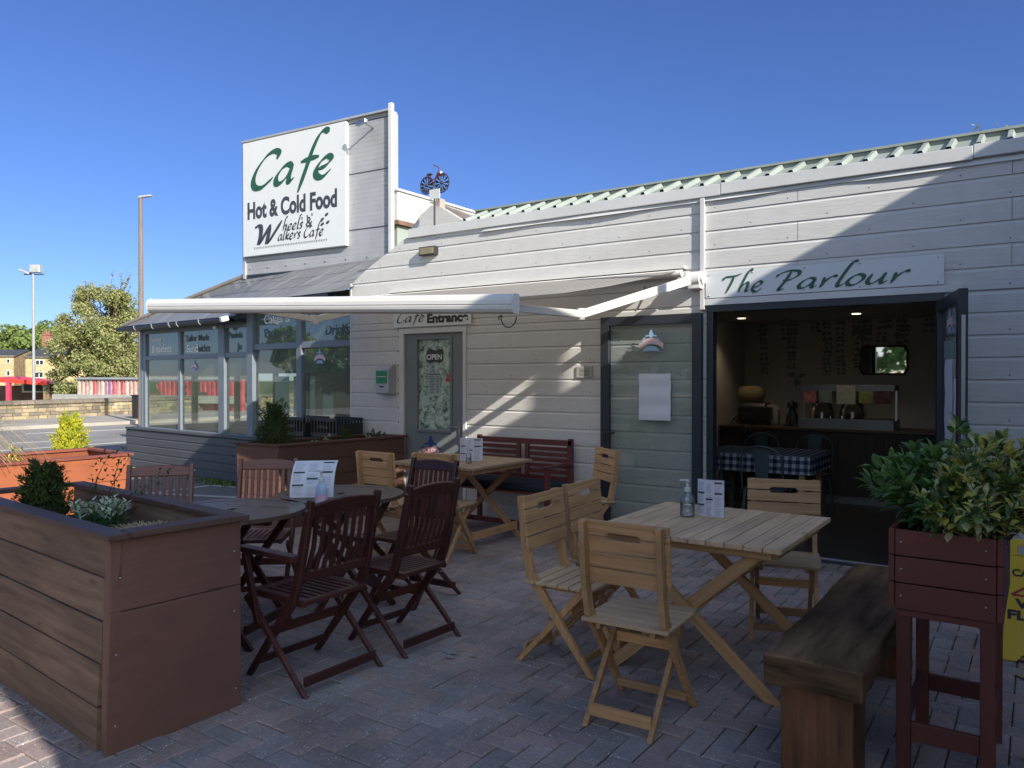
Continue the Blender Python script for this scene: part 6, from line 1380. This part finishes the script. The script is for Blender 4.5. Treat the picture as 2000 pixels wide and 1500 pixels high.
# ================================================================== BACKGROUND LEFT
# stone wall with rounded coping
a0 = G(-30, 828.5); a1 = G(262, 813); wd_ = (a1 - a0).normalized(); A0 = a0 - wd_ * 9; A1 = a1 + wd_ * 26; Lw = (A1 - A0).length; wn = Vector((wd_.y, -wd_.x, 0)); 
if wn.x < 0: wn = -wn
sw = thing('stone_wall', 'low coursed sandstone wall with rounded coping across the road', 'wall', tuple((A0 + A1) / 2)); m = MB(); z = .08; row = 0; scol = [(.30, .24, .16), (.22, .18, .13), (.36, .29, .19), (.17, .15, .12), (.33, .26, .15), (.26, .22, .16)]
while z < .60:
    hgt = [.13, .11, .14, .10, .12][row % 5]; x = -random.random() * .3
    while x < Lw:
        L = random.uniform(.22, .55); c = random.choice(scol); k = random.uniform(.8, 1.15); p0 = A0 + wd_ * (x + .008) + wn * (random.uniform(0, .02) - .12) + UP * (z + hgt / 2); m.beam(p0, p0 + wd_ * (L - .02), .26, hgt - .014, UP, 0, tuple(v * k for v in c)); x += L
    z += hgt; row += 1
m.build('stonework', stone_m, sw, True, 0)
m = MB(); m.beam(A0 - wn * .13 + UP * .33, A1 - wn * .13 + UP * .33, .22, .60); m.build('mortar_core', painted('pale_mortar', (.42, .36, .26), .9), sw, True)
m = MB(); x = 0
while x < Lw:
    L = random.uniform(.7, 1.15); n = 8; vs = []; c = random.choice([(.17, .14, .11), (.21, .17, .13), (.14, .12, .10)])
    for q in (x + .012, x + L - .012):
        for k in range(n): an = math.pi * k / (n - 1); vs.append(A0 + wd_ * q - wn * .12 + wn * (math.cos(an) * .19) + UP * (.60 + .14 * math.sin(an)))
    m.add(vs, [(k, k + 1, k + 1 + n, k + n) for k in range(n - 1)] + [tuple(range(n)), tuple(range(2 * n - 1, n - 1, -1))], None, 0, False, c); x += L
m.build('coping', stone_m, sw, True)
# graffiti-painted corrugated container
cz = 36.0; c0 = Dp(153, 700, cz); c1 = Dp(470, 700, cz - 3.5); c0.z = c1.z = 0; cd_ = (c1 - c0).normalized(); Lc = (c1 - c0).length; cn_ = Vector((cd_.y, -cd_.x, 0))
ztop = 1.5 + (738 - 741) / 1500 * cz; zbot = 1.5 + (738 - 770) / 1500 * cz - 1.4; cz0 = 1.5 + (738 - 770) / 1500 * cz
ctn = thing('shipping_container', 'corrugated steel container sprayed with pink, red and purple graffiti behind the stone wall', 'container', tuple(c0 - UP * 2.8)); m = MB(); x = 0; per = .25; i = 0
while x < Lc:
    px_ = x / Lc
    if px_ < .42 and i % 13 in (4, 9, 11): c = (.42, .10, .11)
    elif 7 <= i % 13 <= 8: c = (.34, .19, .28)
    elif i % 3 == 0: c = (.52, .43, .36)
    else: c = (.50, .33, .29)
    if px_ > .42: c = random.choice([(.52, .045, .07), (.50, .07, .10), (.40, .03, .05)])
    k = random.uniform(.85, 1.1); c = tuple(v * k for v in c)
    pr_ = [(0, 0), (.05, .09), (.17, .09), (.22, 0), (.25, 0)]; vs = []
    for dx, dy in pr_: q = c0 + cd_ * (x + dx) + cn_ * dy; vs += [(q.x, q.y, zbot), (q.x, q.y, ztop)]
    m.add(vs, [(2 * q, 2 * q + 2, 2 * q + 3, 2 * q + 1) for q in range(4)], None, 0, False, c); x += per; i += 1
bkp = c0 - cn_ * 2.4; m.add([c0 + UP * ztop, c0 + cd_ * Lc + UP * ztop, c0 + cd_ * Lc - cn_ * 2.4 + UP * ztop, bkp + UP * ztop], [(0, 1, 2, 3)], None, 0, False, (.3, .3, .3)); m.add([c0 + UP * zbot, bkp + UP * zbot, bkp + UP * ztop, c0 + UP * ztop], [(0, 1, 2, 3)], None, 0, False, (.35, .2, .2))
m.build('corrugated_side', cont_m, ctn, True); m = MB(); m.beam(c0 + cn_ * .12 + UP * (ztop + .05), c0 + cd_ * Lc + cn_ * .12 + UP * (ztop + .05), .1, .1); m.build('top_rail', galv, ctn, True); m = MB(); m.beam(c0 - cd_ * 1.2 + cn_ * .22 + UP * (cz0 - .16), c0 + cd_ * Lc + cn_ * .22 + UP * (cz0 - .16), .4, .32); m.build('plinth', painted('pale_concrete', (.38, .37, .34), .8), ctn, True)
for k, (ch, px_) in enumerate((('K', 288), ('E', 365), ('L', 416))):
    q = Dp(px_, 770, 34.2); s_ = (q - c0).dot(cd_); q = c0 + cd_ * s_ + cn_ * .10 + UP * cz0; text(ch, 1.1, q, cd_, UP, base('graffiti_green_' + ch, (.05, .12, .06) if ch == 'K' else (.05, .05, .055), .6), 'graffiti_letter', ctn, True, .05)
# tree
def tree(label, base_, h, rw, n, mats, name='blossom_tree', trunk_r=.25):
    t = thing(name, label, 'tree', tuple(base_)); ml = MB(); ms_ = MB(); base_ = vec(base_); cz_ = h * .5; clumps = []
    ms_.tube([base_, base_ + UP * h * .3, base_ + UP * h * .55 + Vector((.1, .2, 0))], [trunk_r, trunk_r * .8, trunk_r * .5], 8)
    for i in range(105):
        a = random.random() * 6.28; zz = random.uniform(.16, .97); k = math.sin(math.pi * min(1, max(0, (zz - .02))) ** .8) ** .65; r = rw * k * math.sqrt(random.uniform(.25, 1)); c = base_ + Vector((r * math.cos(a), r * math.sin(a), zz * h)); clumps.append((c, rw * random.uniform(.14, .27)))
        st_ = base_ + UP * h * random.uniform(.2, .55); ms_.tube([st_, st_.lerp(c, .5) + UP * .2, c, c + (c - st_).normalized() * .5 + rnd() * .2], [.045, .035, .02, .01], 5)
    for i in range(24): clumps.append((base_ + Vector((random.uniform(-.5, .5) * rw, random.uniform(-.5, .5) * rw, h * random.uniform(.25, .75))), rw * .34))
    for i in range(n):
        c, r = random.choice(clumps); v = rnd() * (r * random.random() ** .4); v.z *= .8; mi = random.choices(range(len(mats)), [4, 4, 3][:len(mats)])[0]
        leafmesh(ml, c + v, rnd() + UP * .3, rnd(), random.uniform(.10, .2), random.uniform(.07, .12), mi)
    for i in range(60):
        c, r = random.choice(clumps); d = (c - base_ - UP * h * .45).normalized() + rnd() * .3 + UP * .2; L = random.uniform(.5, 1.0); e = c + d.normalized() * (r + L); ms_.tube([c, e], [.02, .006], 4)
        for j in range(14): leafmesh(ml, c.lerp(e, random.uniform(.4, 1)) + rnd() * .06, rnd(), rnd(), .14, .08, random.randint(0, len(mats) - 1))
    ml.build('crown', mats, t, True); ms_.build('trunk', bark, t, True); return t
tb_ = Dp(205, 740, 44); tb_.z = -2.8; tree('large olive green blossoming tree behind the graffiti container', tb_, 9.7, 3.0, 42000, [lf_bl, lf_tr, lf_tr2])
tb_ = Dp(1942, 300, 26); tb_.z = 0; tree('tall tree whose top twigs show above the roof at the right edge', tb_, 9.75, 1.3, 2600, [lf_tr, lf_tr2], 'roadside_tree', .18)
# poles
def pole(name, label, cat, px_, ytop, dist, r0, r1, mat, head):
    b_ = Dp(px_, 740, dist); b_.z = 0.0 if dist < 30 else -2.8; top = 1.5 + (738 - ytop) / 1500 * dist; t = thing(name, label, cat, tuple(b_)); MB().tube([b_, Vector((b_.x, b_.y, top))], [r0, r1], 14).build('pole', mat, t, True); head(t, Vector((b_.x, b_.y, top))); return t
def head1(t, p):
    m = MB(); m.beam(p + RT * -.05, p + RT * .35 + UP * .05, .14, .06); m.build('lamp_head', galv, t, True, .02)
pole('street_lamp', 'tall brown street lamp post beside the conservatory roof', 'street lamp', 276, 386, 24, .095, .06, polew, head1)
def head2(t, p):
    for (dx, dz, rz_) in ((-.45, .15, -.5), (.15, .3, .1)):
        m = MB(); q = p + RT * dx + UP * dz; m.beam(q - RT * .28 - UP * (.1 if dx < 0 else 0) * -1, q + RT * .28 + UP * (-.12 if dx < 0 else 0), .3, .12 if dx < 0 else .42); m.build('floodlight_head', galv, t, True, .03)
    m = MB(); m.beam(p - RT * .5, p + RT * .55, .06, .06); m.build('crossarm', iron, t, True)
pole('floodlight_mast', 'slim galvanised mast with floodlights at the left', 'floodlight', 66, 536, 42, .085, .065, painted('dull_galvanised', (.27, .28, .29), .6, .1), head2)
# houses
def house(label, px0, px1, dist, yr, ye, gable, depth=8, chim=None, wins=()):
    a = Dp(px0, 740, dist); b_ = Dp(px1, 740, dist * 1.0); a.z = b_.z = 0; X = (b_ - a).normalized(); N = Vector((X.y, -X.x, 0)); L = (b_ - a).length; zr = 1.5 + (738 - yr) / 1500 * dist; ze = 1.5 + (738 - ye) / 1500 * dist; t = thing('stone_house', label, 'house', (a.x, a.y, -2.8))
    m = MB(); z0 = -2.8; Nb = -N * depth
    m.quad(a + UP * z0, b_ + UP * z0, b_ + UP * ze, a + UP * ze, None, 0); m.add([a + Nb + UP * z0, a + UP * z0, a + UP * ze, a + Nb / 2 + UP * zr, a + Nb + UP * ze], [(0, 1, 2, 3, 4)], None, 1); m.add([b_ + UP * z0, b_ + Nb + UP * z0, b_ + Nb + UP * ze, b_ + Nb / 2 + UP * zr, b_ + UP * ze], [(0, 1, 2, 3, 4)], None, 1); m.quad(b_ + Nb + UP * z0, a + Nb + UP * z0, a + Nb + UP * ze, b_ + Nb + UP * ze)
    m.build('wall', [house_s, house_d], t, True); m = MB(); e_ = .35
    for s_ in (0, 1):
        lo = (N * e_ if s_ == 0 else Nb - N * e_) - UP * .2; m.add([a - X * e_ + lo + UP * ze, b_ + X * e_ + lo + UP * ze, b_ + X * e_ + Nb / 2 + UP * (zr + .1), a - X * e_ + Nb / 2 + UP * (zr + .1)], [(0, 1, 2, 3)] if s_ == 0 else [(3, 2, 1, 0)])
    rf_ = m.build('roof', slate, t, True)
    if chim is not None:
        q = a + X * (L * chim) + Nb / 2; m = MB(); m.beam(q + UP * (zr - .8), q + UP * (zr + 2.4), 1.1, 1.6, X); m.beam(q + UP * (zr + 2.1), q + UP * (zr + 2.35), 1.4, 1.9, X)
        for k in (-.4, .4): m.tube([q + N * k + UP * (zr + 2.4), q + N * k + UP * (zr + 3.1)], .2, 8)
        m.build('chimney', brick_r, rf_)
    for (px_, py_, w_, h_) in wins:
        d = ray(px_, py_); n_ = N; tt = (a - Vector((0, 0, EYE))).dot(n_) / d.dot(n_); q = Vector((0, 0, EYE)) + d * tt; sc_ = tt / 1500
        m = MB(); ww, hh_ = w_ * sc_ / 2, h_ * sc_ / 2; m.prism([(-ww, -hh_), (ww, -hh_), (ww, hh_), (-ww, hh_)], q + N * .04, X, UP, .12); wf = m.build('window', white_p, t, True); m = MB()
        k = [(-.5, 0)] if w_ < 12 else [(-.46, .46)]
        if w_ < 12: m.prism([(-ww * .55, -hh_ * .7), (ww * .55, -hh_ * .7), (ww * .55, hh_ * .7), (-ww * .55, hh_ * .7)], q + N * .11, X, UP, .02)
        else:
            for sg in (-.48, .48): m.prism([(ww * (sg - .36), -hh_ * .72), (ww * (sg + .36), -hh_ * .72), (ww * (sg + .36), hh_ * .72), (ww * (sg - .36), hh_ * .72)], q + N * .11, X, UP, .02)
        m.build('pane', iron, wf)
    return t
house('yellow stone house with a grey slate roof and red chimney, left of the big tree', 50, 172, 150, 672, 697, 0, 13, .03, ((78, 708, 16, 11), (77, 732, 17, 13)))
house('smaller stone house cut off by the left edge of the view', -60, 27, 158, 682, 695, 0, 10, None, ((17, 705, 8, 9), (17, 729, 8, 12)))
# red shelter
t = thing('red_canopy_building', 'low building with a bright red canopy and posts behind the stone wall', 'building', tuple(Dp(40, 745, 46) - UP * 2)); a = Dp(-60, 738, 46); b_ = Dp(95, 749, 46); red_p = painted('red_gloss', (.62, .045, .03), .4, .08)
m = MB(); m.beam(a, b_, .2, .24); m.add([a, b_, b_ - RT * 2 + FWD * 5 + UP * .1, a + FWD * 5 + UP * .1], [(0, 1, 2, 3)]); m.build('canopy', red_p, t, True)
for px_ in (-40, 17): q = Dp(px_, 743, 46); m = MB(); m.beam(q, Vector((q.x, q.y, -2.8)), .22, .22, RT); m.build('post', painted('pink_red_post', (.50, .05, .10), .5), t, True)
q = Dp(-60, 745, 50); q2 = Dp(102, 745, 50); m = MB(); q.z = q2.z = 0; m.prism([(0, -2.8), ((q2 - q).length, -2.8), ((q2 - q).length, 1.0), (0, 1.0)], q, (q2 - q).normalized(), UP, .3); m.build('wall', brickmat('brown_brick', (.16, .08, .055), (.12, .06, .045), (.2, .15, .12), 1.0, .85, .24, .08, .012), t, True)
m = MB(); q = Dp(66, 757, 49.7); m.prism([(-.75, -.32), (.75, -.32), (.75, .32), (-.75, .32)], q, RT, UP, .1); m.build('window', white_p, t, True); m = MB(); m.prism([(-.6, -.22), (-.05, -.22), (-.05, .22), (-.6, .22)], q - FWD * .06, RT, UP, .02); m.prism([(.05, -.22), (.6, -.22), (.6, .22), (.05, .22)], q - FWD * .06, RT, UP, .02); m.build('pane', iron, t, True)
q = Dp(94, 765, 45); m = MB(); m.beam(Vector((q.x, q.y, -2.8)), Vector((q.x, q.y, 1.1)), .35, .35, RT); m.build('brick_pier', house_d, t, True)
# brick building right behind container
q = Dp(251, 740, 48); q2 = Dp(330, 740, 48); q.z = q2.z = 0; X = (q2 - q).normalized(); t = thing('brick_building', 'plain red brick block with a white parapet beside the conservatory corner', 'building', (q.x, q.y, -2.8)); zt_ = 1.5 + (738 - 697) / 1500 * 48
m = MB(); m.prism([(0, -2.8), ((q2 - q).length, -2.8), ((q2 - q).length, zt_), (0, zt_)], q + FWD * 2.5, X, UP, 5); m.build('wall', brick_r, t, True); m = MB(); m.prism([(-.15, 0), ((q2 - q).length + .15, 0), ((q2 - q).length + .15, .28), (-.15, .28)], q + UP * zt_ + FWD * 2.5, X, UP, 5.3); m.build('parapet', white_p, t, True)
# dark van-ish shade building behind tree
q = Dp(97, 745, 60); q2 = Dp(180, 745, 60); q.z = q2.z = 0; m = MB(); m.prism([(0, -2.8), ((q2 - q).length, -2.8), ((q2 - q).length, 1.05), (0, 1.05)], q, (q2 - q).normalized(), UP, 3); t = thing('dark_garage', 'dark flat garage seen under the blossoming tree', 'building', (q.x, q.y, -2.8)); m.build('wall', painted('dark_shed', (.03, .035, .045), .7), t, True); m = MB(); m.prism([(-.1, 1.05), ((q2 - q).length + .1, 1.05), ((q2 - q).length + .1, 1.15), (-.1, 1.15)], q, (q2 - q).normalized(), UP, 3.2); m.build('flat_roof', slate, t, True)
# black bin at the conservatory corner
q = Dp(274, 800, 26.5); t = thing('litter_bin', 'black bin across the road, half hidden by the conservatory corner', 'bin', (q.x, q.y, 0)); m = MB(); m.prism([(-.18, 0), (.18, 0), (.21, .78), (-.21, .78)], (q.x, q.y, .09), (1, 0, 0), (0, 0, 1), .4); m.build('body', black_p, t, True, .02); m = MB(); m.box((q.x - .23, q.y - .22, .875), (q.x + .23, q.y + .22, .92)); m.build('lid', black_p, t, True, .01)
# wooded hill
def woodmass(name, pts, n, L, mats, amp):
    m = MB()
    for i in range(n):
        c, r = random.choice(pts); v = rnd(); v.z = abs(v.z) * .9 - .1; v = v * r * random.uniform(.85, 1.03); leafmesh(m, c + v, rnd() + UP * .4, v, L * random.uniform(.6, 1.4), L * .8, random.choices(range(len(mats)), [3, 2][:len(mats)])[0])
    o = m.build(name, mats); tag(o, kind='stuff'); return o
hp_ = []
for i in range(240):
    px_ = random.uniform(-250, 330); f = max(0, 1 - ((px_ - 110) / 260) ** 2); yt = 738 - (28 + 68 * f) * random.uniform(.25, 1.0); d_ = random.uniform(250, 300); hp_.append((Dp(px_, yt + 8, d_), random.uniform(2.5, 6)))
o = woodmass('wooded_hill', hp_, 52000, 1.15, [lf_w1, lf_w2], 0); tag(o, 'green wooded hill rising behind the stone houses', 'woodland')
hl = MB(); n = 30; vs = []
for i in range(n + 1): px_ = -400 + 900 * i / n; f = max(0, 1 - ((px_ - 110) / 330) ** 2); q = Dp(px_, 740, 300); vs += [(q.x, q.y, -4), (q.x, q.y, 1.5 + (22 + 52 * f) / 1500 * 300)]; 
hl.add(vs, [(2 * i, 2 * i + 2, 2 * i + 3, 2 * i + 1) for i in range(n)]); q = Dp(-400, 740, 420); tag(hl.build('hills', ground_mat('hill_green', (.07, .10, .03), .95, .5)), kind='structure')
# greenery across the yard behind the camera, seen only in glass and mirror
hp_ = []
for i in range(60): x = -44 + i * .95; hp_.append((Vector((x, -13 + random.uniform(-1, 1), random.uniform(.8, 3.6))), random.uniform(1.2, 2.0)))
o = woodmass('boundary_hedge', hp_, 16000, .38, [lf_mid, lf_w1], 0); tag(o, 'leafy boundary hedge across the yard', 'hedge')
# side wing whose eave shades the patio
wg = thing('side_wing', 'taller pale side building just right of the patio, outside the picture', 'building', (1.6, 2, 0)); e0, e1_ = Vector((1.45, -.10, 0)), Vector((2.47, 6.4, 0)); m = MB(); H_ = 4.6
X = (e1_ - e0).normalized(); Nw = Vector((X.y, -X.x, 0)); Lq = (e1_ - e0).length; 
m.prism([(0, 0), (Lq, 0), (Lq, H_), (-.62, H_), (0, 2.5)], e0 + Nw * 2, X, UP, 4); m.build('wall', white_p, wg, True); MB().box((2.2, 4.38, 4.55), (2.28, 4.49, 5.6)).build('shade_block', galv, wg, True)  # unseen roof block added, and near edge leaned out, to shape the shade
# weeds at the conservatory base
m = MB()
for i in range(700):
    s_ = random.choice([random.gauss(.9, .35), random.gauss(3.6, .5), random.gauss(2.9, .3)]); p = cp(s_, 0, .20 + abs(random.gauss(0, .12))); leafmesh(m, p, rnd() + UP * 1.2, rnd(), .06, .02, random.randint(0, 1))
tag(m.build('weeds', [lf_con2, lf_mid]), 'low weeds along the foot of the conservatory', 'weeds', None, 'stuff')

m = MB()
for i in range(420):
    x, y = random.uniform(-6.8, .6), random.uniform(.8, 6.4)
    if i % 3 == 0: y = 6.52 - abs(random.gauss(0, .05))
    if i % 3 == 1: sg_ = random.random() * Lb; q = bpO + bu * sg_ - bv * (.08 + abs(random.gauss(0, .03))); x, y = q.x, q.y
    leafmesh(m, Vector((x, y, .021)), Vector((random.uniform(-1, 1), random.uniform(-1, 1), .1)), UP, random.uniform(.006, .02), random.uniform(.004, .011), random.randint(0, 2))
tag(m.build('leaf_litter', [lf_straw, bark, lf_con2]), 'scattered grit and dry leaf crumbs on the paving', 'litter', None, 'stuff')
